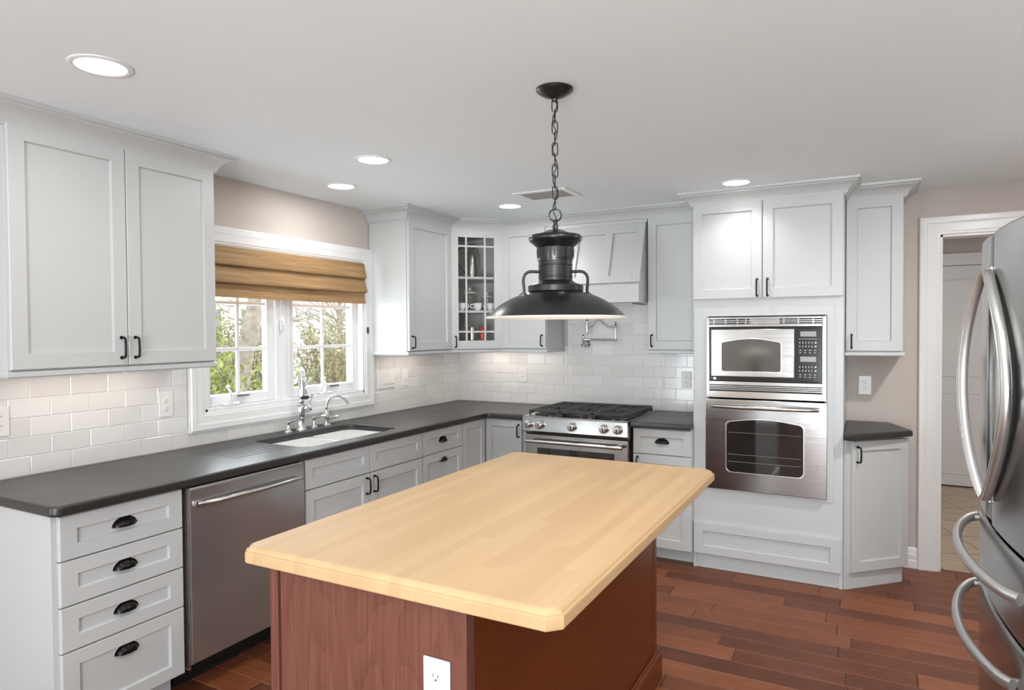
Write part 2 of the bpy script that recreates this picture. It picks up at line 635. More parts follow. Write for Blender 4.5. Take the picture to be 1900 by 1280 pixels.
def curve_plate(name, outlines, z0, z1, bev, mat, parent=None, M=None, res=3):
    """flat plate with holes and rounded edges from closed 2-D outlines (first = outside)"""
    cu = bpy.data.curves.new(name, 'CURVE')
    cu.dimensions = '2D'
    cu.fill_mode = 'BOTH'
    for ol in outlines:
        sp = cu.splines.new('POLY')
        sp.points.add(len(ol) - 1)
        for p, q in zip(sp.points, ol):
            p.co = (q[0], q[1], 0, 1)
        sp.use_cyclic_u = True
    cu.extrude = (z1 - z0) / 2 - bev
    cu.bevel_depth = bev
    cu.bevel_resolution = res
    cu.offset = -bev
    to = bpy.data.objects.new('tmp', cu)
    COL.objects.link(to)
    bpy.context.view_layer.update()
    dg = bpy.context.evaluated_depsgraph_get()
    me = bpy.data.meshes.new_from_object(to.evaluated_get(dg))
    bpy.data.objects.remove(to)
    bm = bmesh.new()
    bm.from_mesh(me)
    bpy.data.meshes.remove(me)
    bmesh.ops.translate(bm, verts=bm.verts[:], vec=(0, 0, (z0 + z1) / 2))
    mb = MB(M)
    mb.merge(bm)
    bmesh.ops.remove_doubles(mb.bm, verts=mb.bm.verts[:], dist=1e-5)
    if name is None:
        return mb
    return mb.build(name, mat, parent, 40)


def rrect(a, b, c, d, r, n=6):
    out = []
    for cx, cy, t0 in ((b - r, d - r, 0), (a + r, d - r, 90), (a + r, c + r, 180), (b - r, c + r, 270)):
        for k in range(n + 1):
            t = radians(t0 + 90 * k / n)
            out.append((cx + r * cos(t), cy + r * sin(t)))
    return out


# ------------------------------------------------------------------ hardware parts


def bar_handle(parent, M, u, v, L=0.075, horiz=False, name='handle'):
    """dark twisted-iron bar pull, centred at (u, v)"""
    mb = MB(M)
    pts = []
    rs = []
    d = 0.028
    N = 16
    prof = [(-L / 2, 0.0), (-L / 2, 0.012), (-L / 2 + 0.001, 0.020), (-L / 2 + 0.005, 0.026)]
    for k in range(N + 1):
        t = -L / 2 + 0.010 + (L - 0.020) * k / N
        prof.append((t, d + 0.0015 * sin(pi * k / N)))
    prof += [(L / 2 - 0.005, 0.026), (L / 2 - 0.001, 0.020), (L / 2, 0.012), (L / 2, 0.0)]
    for i, (t, q) in enumerate(prof):
        pts.append((u + t, v, q) if horiz else (u, v + t, q))
        rs.append(0.0042 + (0.0012 * (0.5 + 0.5 * sin(i * 1.9)) if 4 <= i <= N + 4 else 0.0006))
    mb.tube(pts, rs, 10)
    for sgn in (-1, 1):
        c = (u + sgn * L / 2, v, 0) if horiz else (u, v + sgn * L / 2, 0)
        mb.tube([c, (c[0], c[1], 0.003)], 0.0075, 12)
    return mb.build(name, 'black', parent)


def cup_pull(parent, M, u, v):
    """dark half-moon bin pull: dome over an open underside, with a thin flange"""
    mb = MB(M)
    a, h, d = 0.043, 0.030, 0.026
    for sc, flip in ((1.0, 0), (0.90, 1)):
        loops = []
        for i in range(9):
            al = (pi / 2) * i / 8
            L = []
            for k in range(17):
                be = pi * k / 16
                L.append((u + a * sc * sin(al if i else 0.02) * cos(be), v - 0.012 + h * sc * sin(al if i else 0.02) * sin(be), d * sc * cos(al)))
            loops.append(L)
        mb.loft(loops, closed=False, cap0=False, cap1=False)
    # rim joining the two shells along the open underside and the flange on the drawer face
    fl = []
    fl2 = []
    for k in range(17):
        be = pi * k / 16
        fl.append((u + a * 0.9 * cos(be), v - 0.012 + h * 0.9 * sin(be)))
        fl2.append((u + (a + 0.005) * cos(be), v - 0.012 + (h + 0.005) * sin(be)))
    ring = fl2 + fl[::-1]
    loopb = [(p[0], p[1], 0.0) for p in ring]
    loopt = [(p[0], p[1], 0.002) for p in ring]
    n = len(ring)
    vs = loopb + loopt
    fs = []
    for j in range(16):
        fs.append((n + j, n + j + 1, n + (n - 2 - j), n + (n - 1 - j)))
    for j in range(n):
        k = (j + 1) % n
        fs.append((j, k, n + k, n + j))
    mb.add(vs, fs)
    for sgn in (-1, 1):
        mb.tube([(u + sgn * a * 0.95, v - 0.012, 0.001), (u + sgn * a * 0.6, v - 0.012, d * 0.78), (u, v - 0.012, d * 0.97)], 0.0014, 8)
    return mb.build('cup_pull', 'black', parent)


def door(parent, M, u0, u1, v0, v1, handle=None, name='door', st=0.058, sb=None, pull=None):
    o = MB(M).shaker(u1 - u0, v1 - v0, 0.02, st, 0.011, u0, v0, 0, sb).build(name, 'cab', parent)
    M2 = M @ Matrix.Translation((0, 0, 0.02))
    if handle:
        bar_handle(o, M2, *handle)
    if pull:
        cup_pull(o, M2 if sb is None or True else M, *pull)
    return o


def pull_on_panel(parent, M, u, v):
    return cup_pull(parent, M @ Matrix.Translation((0, 0, 0.0095)), u, v)


def drawer(parent, M, u0, u1, v0, v1, st=0.052, sb=None, pull=True):
    o = MB(M).shaker(u1 - u0, v1 - v0, 0.02, st, 0.011, u0, v0, 0, sb).build('drawer', 'cab', parent)
    if pull:
        pull_on_panel(o, M, (u0 + u1) / 2, (v0 + v1) / 2 + (0.003 if v1 - v0 < 0.2 else 0.064))
    return o


CROWN = [(0.0, 2.281), (0.012, 2.281), (0.012, 2.288), (0.018, 2.291), (0.020, 2.300), (0.026, 2.312), (0.036, 2.325), (0.050, 2.336), (0.066, 2.343), (0.070, 2.346), (0.070, 2.352), (0.082, 2.356), (0.084, 2.3695), (0.0, 2.3695)]


def crown(parent, path, outs):
    MB().sweep(CROWN, path, outs).build('crown_moulding', 'cab', parent)


RAIL = [(0.0, 1.372), (0.003, 1.372), (0.008, 1.367), (0.008, 1.352), (0.003, 1.347), (-0.016, 1.347), (-0.016, 1.372)]


def rail(parent, path, outs, dz=0.0):
    MB().sweep([(d, h + dz) for d, h in RAIL], path, outs).build('light_rail', 'cab', parent)


# ------------------------------------------------------------------ room shell
YA, YB, YC, YD, YE, YF, FX = -3.573, -3.090, -2.432, -1.924, -1.413, -0.938, 0.632
WT = 0.14
WY0, WY1, WZ0, WZ1 = -2.52, -1.245, 1.085, 1.995     # window rough opening (visible reveal)

mb = MB()
mb.box(-WT, 0, -8.0, WY0, 0, CEIL)
mb.box(-WT, 0, WY1, 0.0, 0, CEIL)
mb.box(-WT, 0, WY0, WY1, 0, WZ0)
mb.box(-WT, 0, WY0, WY1, WZ1, CEIL)
struct(mb.build('wall_left', 'wall', None, 0))
DX0, DX1, DZ = 3.523, 4.30, 2.085
mb = MB()
mb.box(-WT, DX0, 0, 0.115, 0, CEIL)
mb.box(DX0, DX1, 0, 0.115, DZ, CEIL)
mb.box(DX1, 4.75, 0, 0.115, 0, CEIL)
struct(mb.build('wall_back', 'wall', None, 0))
struct(MB().box(4.45, 4.59, -8.0, 0, 0, CEIL).build('wall_right', 'wall', None, 0))
mb = MB()
mb.box(0.52, 2.78, -8.12, -8.0, 0, CEIL)
mb.box(-WT, 4.59, -8.12, -8.0, 2.1, CEIL)
mb.box(-WT, 0.0, -8.12, -8.0, 0, 2.1)
mb.box(4.40, 4.59, -8.12, -8.0, 0, 2.1)
struct(mb.build('wall_rear', 'wall', None, 0))
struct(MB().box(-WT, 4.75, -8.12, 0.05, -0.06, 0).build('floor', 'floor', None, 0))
struct(MB().box(-WT, 4.75, -8.12, 0.115, CEIL, CEIL + 0.06).build('ceiling', 'ceil', None, 0))
# hall beyond the doorway
HY = 2.70
struct(MB().box(2.6, 5.4, 0.05, HY + 0.2, -0.06, 0.0).build('floor_hall', 'hall_tile', None, 0))
struct(MB().box(2.6, 5.4, 0.115, HY + 0.2, 2.45, 2.5).build('ceiling_hall', 'ceil', None, 0))
struct(MB().box(2.6, 5.4, HY, HY + 0.12, 0, 2.45).build('wall_hall', 'wall', None, 0))
struct(MB().box(2.6, 2.72, 0.115, HY, 0, 2.45).build('wall_hall_left', 'wall', None, 0))
struct(MB().box(5.28, 5.4, 0.115, HY, 0, 2.45).build('wall_hall_right', 'wall', None, 0))

# ---- subway tile: real bevelled tiles on a grout bed
TP, TL, GAP = 0.0812, 0.1632, 0.0022


def tile_field(name, M, spans, off, n0=0.0):
    """spans: list of (u0, u1, v0, v1) clipped rectangles"""
    mb = MB(M)
    tones = []
    lay = mb.bm.faces.layers.float.new('tone')
    for (a, b, c, d) in spans:
        mb.box(a, b, c, d, n0, n0 + 0.0055)
    rows = int((2.3 - 0.914) / TP) + 1
    for f in mb.bm.faces:
        f[lay] = 1.0
    for rw in range(rows):
        v0 = 0.9165 + rw * TP
        v1 = v0 + TP - GAP
        sh = off + (TL / 2 if rw % 2 else 0)
        for k in range(-40, 40):
            u0 = sh + k * TL
            u1 = u0 + TL - GAP
            for (a, b, c, d) in spans:
                x0, x1, y0, y1 = max(u0, a), min(u1, b), max(v0, c), min(v1, d)
                if x1 - x0 < 0.004 or y1 - y0 < 0.004:
                    continue
                t = random.random()
                tilt = (random.random() - 0.5) * 0.0007
                tilt2 = (random.random() - 0.5) * 0.0006
                bv = 0.0022
                z = n0 + 0.0085
                L0 = [(x0, y0, n0 + 0.004), (x1, y0, n0 + 0.004), (x1, y1, n0 + 0.004), (x0, y1, n0 + 0.004)]
                L1 = [(x0, y0, z - 0.0018), (x1, y0, z - 0.0018), (x1, y1, z - 0.0018), (x0, y1, z - 0.0018)]
                L2 = [(x0 + bv, y0 + bv, z - tilt - tilt2), (x1 - bv, y0 + bv, z + tilt - tilt2), (x1 - bv, y1 - bv, z + tilt + tilt2), (x0 + bv, y1 - bv, z - tilt + tilt2)]
                nf = len(mb.bm.faces)
                mb.loft([L0, L1, L2], True, False, True)
                mb.bm.faces.ensure_lookup_table()
                for f in mb.bm.faces[nf:]:
                    f[lay] = t
    return struct(mb.build(name, 'tile', None, 20))


tile_field('trim_1', LEFT(0), [(-3.61, -2.622, 0.914, 1.385), (-2.622, -1.158, 0.914, 1.012), (-1.158, -0.0085, 0.914, 1.385)], -3.276 + TL / 2, 0.0)
tile_field('trim_2', BACK(0), [(0.0, 1.03, 0.914, 1.385), (1.03, 1.79, 0.914, 1.72), (1.79, 2.16, 0.914, 1.385)], 0.994, 0.0)

# ------------------------------------------------------------------ window
# casing: a moulded picture frame
CASE = [(0.0, 0.0), (0.012, 0.0), (0.016, 0.004), (0.016, 0.012), (0.020, 0.016), (0.020, 0.050), (0.024, 0.056), (0.028, 0.066), (0.028, 0.088), (0.022, 0.094), (0.022, 0.098), (0.0, 0.098)]


def picture_frame(mb, u0, u1, v0, v1, prof, width):
    """prof points: (out, across) with across measured outward from the opening"""
    loops = []
    for su, sv in ((0, 0), (1, 0), (1, 1), (0, 1), (0, 0)):
        L = []
        for o, a in prof:
            uu = u1 + a if su else u0 - a
            vv = v1 + a if sv else v0 - a
            L.append((uu, vv, o))
        loops.append(L)
    mb.loft(loops, True, False, False)


win = bpy.data.objects.new('window_1', None)
COL.objects.link(win)
win.location = (0, WY0, WZ0)
struct(win)
mb = MB(LEFT(0.001))
picture_frame(mb, WY0, WY1, WZ0, WZ1, CASE, 0.098)
mb.build('casing', 'trim', win)
# jamb box lining the opening
mb = MB(LEFT(0))
for (a, b, c, d) in ((WY0 - 0.001, WY0 + 0.018, WZ0, WZ1), (WY1 - 0.018, WY1 + 0.001, WZ0, WZ1), (WY0, WY1, WZ0 - 0.001, WZ0 + 0.02), (WY0, WY1, WZ1 - 0.02, WZ1 + 0.001)):
    mb.box(a, b, c, d, -WT, 0.012, 0.003)
mb.build('jamb', 'vinyl', win)
mb = MB(LEFT(0))
MIDY = -1.955
mb.box(MIDY - 0.055, MIDY + 0.055, WZ0 + 0.018, WZ1 - 0.018, -0.12, -0.012, 0.003)
mb.box(MIDY - 0.02, MIDY + 0.02, WZ0 + 0.018, WZ1 - 0.018, -0.012, -0.004, 0.003)
mb.build('mullion', 'vinyl', win)
for (a, b) in ((WY0 + 0.018, MIDY - 0.052), (MIDY + 0.052, WY1 - 0.018)):
    z0, z1 = WZ0 + 0.02, WZ1 - 0.02
    fr = MB(LEFT(-0.035))
    sw = 0.052
    fr.box(a, a + sw, z0, z1, -0.045, 0.0, 0.004)
    fr.box(b - sw, b, z0, z1, -0.045, 0.0, 0.004)
    fr.box(a + sw, b - sw, z0, z0 + 0.058, -0.045, 0.0, 0.004)
    fr.box(a + sw, b - sw, z1 - 0.055, z1, -0.045, 0.0, 0.004)
    for q in (0.0,):
        fr.box(a + sw - 0.003, b - sw + 0.003, z0 + 0.052, z0 + 0.064, -0.03, -0.012, 0.003)
    sash = fr.build('sash', 'vinyl', win)
    gr = MB(LEFT(-0.055))
    mu = (a + b) / 2
    gr.box(mu - 0.009, mu + 0.009, z0 + 0.05, z1 - 0.05, -0.008, 0.008, 0.003)
    for zz in (1.418, 1.682):
        gr.box(a + sw - 0.004, b - sw + 0.004, zz - 0.009, zz + 0.009, -0.0075, 0.0075, 0.003)
    gr.build('muntins', 'vinyl', sash)
    MB(LEFT(-0.058)).box(a + sw - 0.006, b - sw + 0.006, z0 + 0.05, z1 - 0.05, -0.0015, 0.0015).build('pane', 'glass', sash, 0)
    # crank operator and sash lock
    cy = -2.335 if a < -2.2 else -1.60
    cr = MB(LEFT(0))
    cr.box(cy - 0.05, cy + 0.05, WZ0 + 0.02, WZ0 + 0.038, -0.030, 0.004, 0.008, 3)
    cr.tube([(cy - 0.01, WZ0 + 0.03, -0.01), (cy - 0.012, WZ0 + 0.06, 0.002)], [0.014, 0.011], 12)
    cr.tube([(cy - 0.012, WZ0 + 0.055, 0.002), (cy - 0.02, WZ0 + 0.095, 0.008), (cy - 0.032, WZ0 + 0.125, 0.002)], [0.008, 0.0075, 0.007], 10)
    cr.sphere((cy - 0.035, WZ0 + 0.128, 0.006), 0.011)
    cr.build('crank_handle', 'vinyl', win)
    MB(LEFT(-0.012)).box(cy + 0.055, cy + 0.13, WZ0 + 0.066, WZ0 + 0.072, -0.02, -0.004, 0.001).build('operator_arm', 'slot', win)
lk = MB(LEFT(0))
lk.box(MIDY - 0.012 - 0.02, MIDY + 0.012 - 0.02, 1.52, 1.60, -0.004, 0.006, 0.004)
lk.tube([(MIDY - 0.02, 1.585, 0.006), (MIDY - 0.02, 1.60, 0.014), (MIDY - 0.02, 1.555, 0.018)], [0.007, 0.007, 0.005], 8)
lk.build('sash_lock', 'vinyl', win)

# woven roman shade
mb = MB()
SY0, SY1 = -2.485, -1.262
prof = [(0.030, 1.985)]
folds = [(0.048, 1.905), (0.060, 1.800), (0.052, 1.712)]
pts = [(0.020, 1.990), (0.034, 1.985), (0.040, 1.965), (0.044, 1.935), (0.052, 1.905), (0.056, 1.893), (0.052, 1.884), (0.034, 1.890),
       (0.036, 1.872), (0.044, 1.845), (0.056, 1.812), (0.062, 1.797), (0.058, 1.786), (0.036, 1.792), (0.034, 1.775), (0.037, 1.745), (0.041, 1.722), (0.042, 1.708)]
outer = pts
inner = [(d - 0.007, h) for d, h in pts]
loop = outer + inner[::-1]
loops = []
NS = 36
for i in range(NS + 1):
    y = SY0 + (SY1 - SY0) * i / NS
    wv = 0.0025 * sin(i * 0.55) + 0.0015 * sin(i * 1.3 + 1)
    loops.append([(d + wv * (0.3 + 0.7 * (1.99 - h) / 0.28), y, h - 0.004 * sin(pi * i / NS) * (1.99 - h) / 0.28) for d, h in loop])
mb.loft(loops)
single(mb, 'roman_shade', 'bamboo', (0.02, -1.87, 1.99), 'woven brown bamboo roman shade folded up at the top of the window', 'shade', smooth=50)
MB(LEFT(0)).box(-1.228, -1.216, 1.50, 1.545, 0.02, 0.034, 0.004).build('cord_cleat', 'slot', win)

# ------------------------------------------------------------------ base cabinets, left run
TOE = 0.09
CT0, CT1 = 0.876, 0.914


def base_box(t, M, u0, u1, toe_in=0.075, depth=0.59, z1=CT0 - 0.001, zt=TOE, open_top=False):
    """carcass as one mesh: box above the toe space"""
    mb = MB(M)
    if open_top:
        mb.box(u0, u0 + 0.018, zt, z1, -depth, -0.001)
        mb.box(u1 - 0.018, u1, zt, z1, -depth, -0.001)
        mb.box(u0 + 0.018, u1 - 0.018, zt, zt + 0.018, -depth, -0.001)
        mb.box(u0 + 0.018, u1 - 0.018, zt + 0.018, z1, -0.019, -0.001)
    else:
        mb.box(u0, u1, zt, z1, -depth, -0.001, 0.001)
    mb.build('body', 'cab', t)
    MB(M).box(u0, u1, 0.0, zt, -depth, -toe_in).build('toe_kick', 'cab', t)


FM = LEFT(FX - 0.02)
t = thing('drawer_cabinet', (0.3, YA, 0), 'white base cabinet with four stacked drawers at the left end of the counter', 'cabinet')
MB(LEFT(0)).box(YA - 0.018, YB - 0.008, TOE, CT0 - 0.001, 0.012, FX - 0.021, 0.001).build('body', 'cab', t)
MB(LEFT(0)).box(YA - 0.018, YB - 0.008, 0, TOE, 0.012, FX - 0.10).build('toe_kick', 'cab', t)
zs = [0.867, 0.704, 0.540, 0.376, 0.095]
for i in range(4):
    drawer(t, FM, YA, YB - 0.010, zs[i + 1] + 0.004, zs[i] - 0.001, 0.060, 0.052)

t = thing('sink_cabinet', (0.3, YC, 0), 'white sink base cabinet with two false drawer fronts over two doors', 'cabinet')
base_box(t, FM, YC + 0.012, YE - 0.004, open_top=True)
for a, b in ((YC + 0.014, YD - 0.003), (YD + 0.003, YE - 0.006)):
    MB(FM).shaker(b - a, 0.867 - 0.710 - 0.004, 0.02, 0.052, 0.011, a, 0.712).build('false_drawer_front', 'cab', t)
    hu = b - 0.030 if a < -2.2 else a + 0.030
    door(t, FM, a, b, 0.095, 0.706, (hu, 0.64, 0.088))

t = thing('drawer_cabinet', (0.3, YE, 0), 'narrow white drawer base cabinet right of the sink cabinet, with two cup pulls showing', 'cabinet')
base_box(t, FM, YE - 0.002, YF - 0.002)
z3 = [0.867, 0.710, 0.420, 0.095]
for i in range(3):
    o = MB(FM).shaker(YF - YE - 0.008, z3[i] - z3[i + 1] - 0.005, 0.02, 0.052, 0.011, YE + 0.002, z3[i + 1] + 0.003).build('drawer', 'cab', t)
    pull_on_panel(o, FM, (YE + YF) / 2, (0.79, 0.660, 0.36)[i])

# corner lazy-susan cabinet
RX0 = 0.985
t = thing('corner_cabinet', (0.3, -0.3, 0), 'white corner base cabinet with two folding door leaves meeting at the inside corner', 'cabinet')
mb = MB()
poly = [(0.015, YF), (FX - 0.021, YF), (FX - 0.021, -FX + 0.021), (RX0 - 0.006, -FX + 0.021), (RX0 - 0.006, -0.012), (0.015, -0.012)]
mb.prism(poly, TOE, CT0 - 0.001)
mb.build('body', 'cab', t)
MB().prism([(0.015, YF), (FX - 0.1, YF), (FX - 0.1, -FX + 0.1), (RX0 - 0.006, -FX + 0.1), (RX0 - 0.006, -0.012), (0.015, -0.012)], 0, TOE).build('toe_kick', 'cab', t)
door(t, FM, YF + 0.003, -FX - 0.004, 0.095, 0.866, None, st=0.052)
BM_ = BACK(-FX + 0.02)
door(t, BM_, FX + 0.004, 0.935, 0.095, 0.866, (0.912, 0.79, 0.088), st=0.052)

# ------------------------------------------------------------------ dishwasher
t = thing('dishwasher', (0.3, (YB + YC) / 2, 0), 'stainless steel dishwasher with a curved bar handle under the black counter', 'dishwasher')
d0, d1 = YB + 0.014, YC - 0.004
MB(LEFT(0)).box(d0 - 0.006, d1 + 0.004, 0.10, 0.868, 0.03, FX - 0.03).build('tub', 'blackp', t)
mb = MB(LEFT(0))
NS = 14
loops = []
for i in range(NS + 1):
    u = d0 + 0.004 + (d1 - d0 - 0.008) * i / NS
    q = 2 * i / NS - 1
    loops.append([(u, zz, FX - 0.028 + ww) for zz, ww in ((0.118, 0.0), (0.118, 0.034), (0.124, 0.040), (0.40, 0.0425), (0.70, 0.0425), (0.850, 0.040), (0.864, 0.034), (0.866, 0.0))])
mb.loft(loops)
dd = mb.build('door_panel', 'steel_y', t)
mb = MB(LEFT(0))
hp = []
for i in range(21):
    q = i / 20
    u = d0 + 0.035 + (d1 - d0 - 0.07) * q
    hp.append((u, 0.795, FX + 0.020 + 0.030 * sin(pi * q) ** 0.5))
mb.tube(hp, 0.0125, 12, flat=0.8)
for u in (d0 + 0.035, d1 - 0.035):
    mb.box(u - 0.016, u + 0.016, 0.782, 0.808, FX + 0.012, FX + 0.028, 0.005)
mb.build('handle', 'steel_s', t)
MB(LEFT(0)).box(d0, d1, 0.0, 0.10, 0.05, FX - 0.10).build('kick_plate', 'blackp', t)
MB(LEFT(0)).box(d0 - 0.006, d0 + 0.002, 0.10, 0.866, FX - 0.03, FX + 0.004).build('side_trim', 'steel_s', t)

# ------------------------------------------------------------------ countertops (black) and sink
CB, CW = -0.012, 0.668
outer = [(0.010, -0.010), (0.010, -3.613)]
# rounded outer corner at the left end
rc = 0.035
for k in range(7):
    a = radians(-90 + 90 * k / 6)
    outer.append((CW - rc + rc * cos(a), -3.613 + rc + rc * sin(a)))
ri = 0.03
for k in range(7):
    a = radians(180 - 90 * k / 6)
    outer.append((CW + ri + ri * cos(a), -CW - ri + ri * sin(a)))
outer += [(RX0 - 0.004, -CW), (RX0 - 0.004, -0.010)]
sx0, sx1, sy0, sy1 = 0.135, 0.560, -2.335, -1.548
hole = rrect(sx0, sx1, sy0, sy1, 0.06)[::-1]
ctop = curve_plate('countertop', [outer, hole], CT0, CT1, 0.010, 'counter')
tag(ctop, 'long black honed L-shaped countertop running past the sink to the range', 'countertop')
# draining grooves beside the bowl
mb = MB()
for gx in (0.20, 0.255, 0.31, 0.365, 0.42, 0.475):
    mb.box(gx - 0.0028, gx + 0.0028, -2.72, -2.345, CT1 - 0.0004, CT1 + 0.0006)
mb.build('draining_groove', 'slot', ctop, 0)

t = thing('kitchen_sink', (0.35, -1.94, CT0), 'white undermount double bowl sink set into the black counter', 'sink')


def bowl(mb, a, b, c, d, zt, depth, r=0.05):
    L = []
    for dz, ins in ((0, 0.0), (-0.05, 0.004), (-depth + 0.03, 0.010), (-depth + 0.008, 0.024), (-depth, 0.05)):
        L.append([(x, y, zt + dz) for x, y in rrect(a + ins, b - ins, c + ins, d - ins, r)])
    mb.loft(L, True, False, True)


mb = MB()
dv = -1.905
bowl(mb, sx0 - 0.004, sx1 + 0.004, sy0 - 0.004, dv - 0.014, CT0 - 0.022, 0.19)
bowl(mb, sx0 - 0.004, sx1 + 0.004, dv + 0.014, sy1 + 0.004, CT0 - 0.022, 0.19)
mb.build('bowl', 'porc', t, recalc=False)
# rim, divider and outer apron
fr = curve_plate('rim', [rrect(sx0 - 0.016, sx1 + 0.016, sy0 - 0.016, sy1 + 0.016, 0.07), rrect(sx0 - 0.004, sx1 + 0.004, sy0 - 0.004, dv - 0.014, 0.05)[::-1], rrect(sx0 - 0.004, sx1 + 0.004, dv + 0.014, sy1 + 0.004, 0.05)[::-1]], CT0 - 0.030, CT0 - 0.001, 0.004, 'porc', t)
for yy in ((sy0 + dv) / 2, (sy1 + dv) / 2):
    MB().lathe([(0.001, 0.002), (0.030, 0.002), (0.040, 0.004), (0.044, 0.001)], (0.33, yy, CT0 - 0.022 - 0.188), n=24).build('drain', 'chrome', t)

# ------------------------------------------------------------------ taps


def arc3(p0, pts):
    return pts


def smooth_path(P, n=8):
    """Catmull-Rom through P"""
    P = [Vector(p) for p in P]
    Q = [P[0] * 2 - P[1]] + P + [P[-1] * 2 - P[-2]]
    out = []
    for i in range(1, len(Q) - 2):
        for k in range(n):
            t = k / n
            a, b, c, d = Q[i - 1], Q[i], Q[i + 1], Q[i + 2]
            out.append(0.5 * ((2 * b) + (c - a) * t + (2 * a - 5 * b + 4 * c - d) * t * t + (3 * b - a - 3 * c + d) * t ** 3))
    out.append(P[-1])
    return out


fx, fy = 0.080, -1.908
t = thing('kitchen_faucet', (fx, fy, CT1), 'tall polished chrome pull-down faucet with side lever behind the sink', 'faucet')
MB().lathe([(0.030, 0.0), (0.030, 0.006), (0.026, 0.012), (0.024, 0.03), (0.020, 0.055), (0.0215, 0.075), (0.0235, 0.10), (0.0235, 0.135), (0.021, 0.145), (0.0245, 0.150), (0.0245, 0.158), (0.020, 0.164), (0.022, 0.178), (0.020, 0.186), (0.013, 0.192)], (fx, fy, CT1)).build('body', 'chrome', t)
dirx, diry = 0.80, -0.60
P = [(0, 0, 0.185), (0, 0, 0.26), (0.012, 0, 0.325), (0.05, 0, 0.362), (0.092, 0, 0.350), (0.116, 0, 0.312)]
pp = smooth_path([(fx + a * dirx, fy + a * diry, CT1 + c) for a, b, c in P])
MB().tube(pp, 0.0125, 14).build('spout', 'chrome', t)
e = Vector(pp[-1])
dn = (e - Vector(pp[-3])).normalized()
prof = [(0.0, 0.0135), (0.012, 0.0155), (0.03, 0.0165), (0.05, 0.0175), (0.075, 0.0215), (0.095, 0.0265), (0.108, 0.029), (0.112, 0.0285)]
MB().tube([e + dn * a for a, r in prof], [r for a, r in prof], 20).build('spray_head', 'chrome', t)
MB().tube([e + dn * 0.1115, e + dn * 0.1135], [0.024, 0.022], 20).build('spray_face', 'slot', t)
mb = MB()
mb.tube([(fx, fy + 0.015, CT1 + 0.122), (fx, fy + 0.045, CT1 + 0.124), (fx, fy + 0.052, CT1 + 0.124)], [0.015, 0.016, 0.019], 16)
mb.tube([(fx, fy + 0.050, CT1 + 0.124), (fx, fy + 0.072, CT1 + 0.126)], [0.020, 0.017], 16)
mb.tube(smooth_path([(fx, fy + 0.062, CT1 + 0.135), (fx + 0.002, fy + 0.070, CT1 + 0.165), (fx + 0.005, fy + 0.086, CT1 + 0.205), (fx + 0.005, fy + 0.090, CT1 + 0.213)], 4), [0.0075] * 4 + [0.0065] * 4 + [0.006] * 5, 10)
mb.build('lever', 'chrome', t)

gx, gy = 0.068, -1.680
t = thing('filter_faucet', (gx, gy, CT1), 'small chrome gooseneck water tap with cross lever, right of the main faucet', 'faucet')
MB().lathe([(0.028, 0.0), (0.028, 0.004), (0.022, 0.008), (0.019, 0.02), (0.020, 0.045), (0.018, 0.055), (0.020, 0.06), (0.016, 0.068), (0.012, 0.085), (0.0095, 0.10)], (gx, gy, CT1)).build('body', 'chrome', t)
pp = smooth_path([(gx, gy, CT1 + 0.085), (gx, gy, CT1 + 0.13), (gx + 0.012, gy + 0.018, CT1 + 0.172), (gx + 0.04, gy + 0.054, CT1 + 0.188), (gx + 0.07, gy + 0.092, CT1 + 0.165), (gx + 0.085, gy + 0.112, CT1 + 0.130)])
n = len(pp)
MB().tube(pp, [0.0085 if i < n - 6 else 0.0095 for i in range(n)], 12).build('spout', 'chrome', t)
mb = MB()
mb.tube([(gx, gy + 0.012, CT1 + 0.038), (gx + 0.01, gy + 0.05, CT1 + 0.044), (gx + 0.014, gy + 0.085, CT1 + 0.050)], [0.009, 0.006, 0.007], 10)
mb.sphere((gx + 0.014, gy + 0.088, CT1 + 0.050), 0.009)
mb.build('lever', 'chrome', t)
for (sxp, syp, lb, ext) in ((0.078, -2.010, 'small chrome soap pump at the left of the main faucet', 0.05), (0.064, -1.787, 'small chrome soap pump between the two faucets', 0.085)):
    t = thing('soap_pump', (sxp, syp, CT1), lb, 'soap pump', 'soap pumps behind the sink')
    MB().lathe([(0.026, 0.0), (0.026, 0.003), (0.020, 0.007), (0.012, 0.016), (0.013, 0.026), (0.009, 0.034), (0.0075, 0.046), (0.012, 0.05), (0.012, 0.062), (0.006, 0.067)], (sxp, syp, CT1), n=24).build('body', 'chrome', t)
    MB().tube([(sxp, syp + 0.004, CT1 + 0.055), (sxp + 0.006, syp + ext * 0.6, CT1 + 0.064), (sxp + 0.01, syp + ext, CT1 + 0.068)], [0.006, 0.005, 0.005], 10).build('nozzle', 'chrome', t)

# ------------------------------------------------------------------ range
t = thing('gas_range', (1.37, -0.34, 0), 'stainless slide-in gas range with five knobs and black iron grates', 'range')
RX1 = 1.752
mb = MB()
mb.box(RX0 + 0.004, RX1 - 0.004, 0.10, 0.895, -0.64, -0.03, 0.002)
mb.build('body', 'blackp', t)
MB().box(RX0 + 0.01, RX1 - 0.01, 0.0, 0.10, -0.58, -0.06).build('kick_plate', 'blackp', t)
# cooktop deck with raised edge
mb = MB()
mb.prism(rrect(RX0 - 0.002, RX1 + 0.002, -0.700, -0.028, 0.012), 0.896, 0.916, 0.004)
mb.build('cooktop', 'steel_x', t)
MB().box(RX0 + 0.04, RX1 - 0.04, -0.60, -0.06, 0.916, 0.919, 0.001).build('burner_well', 'iron', t)
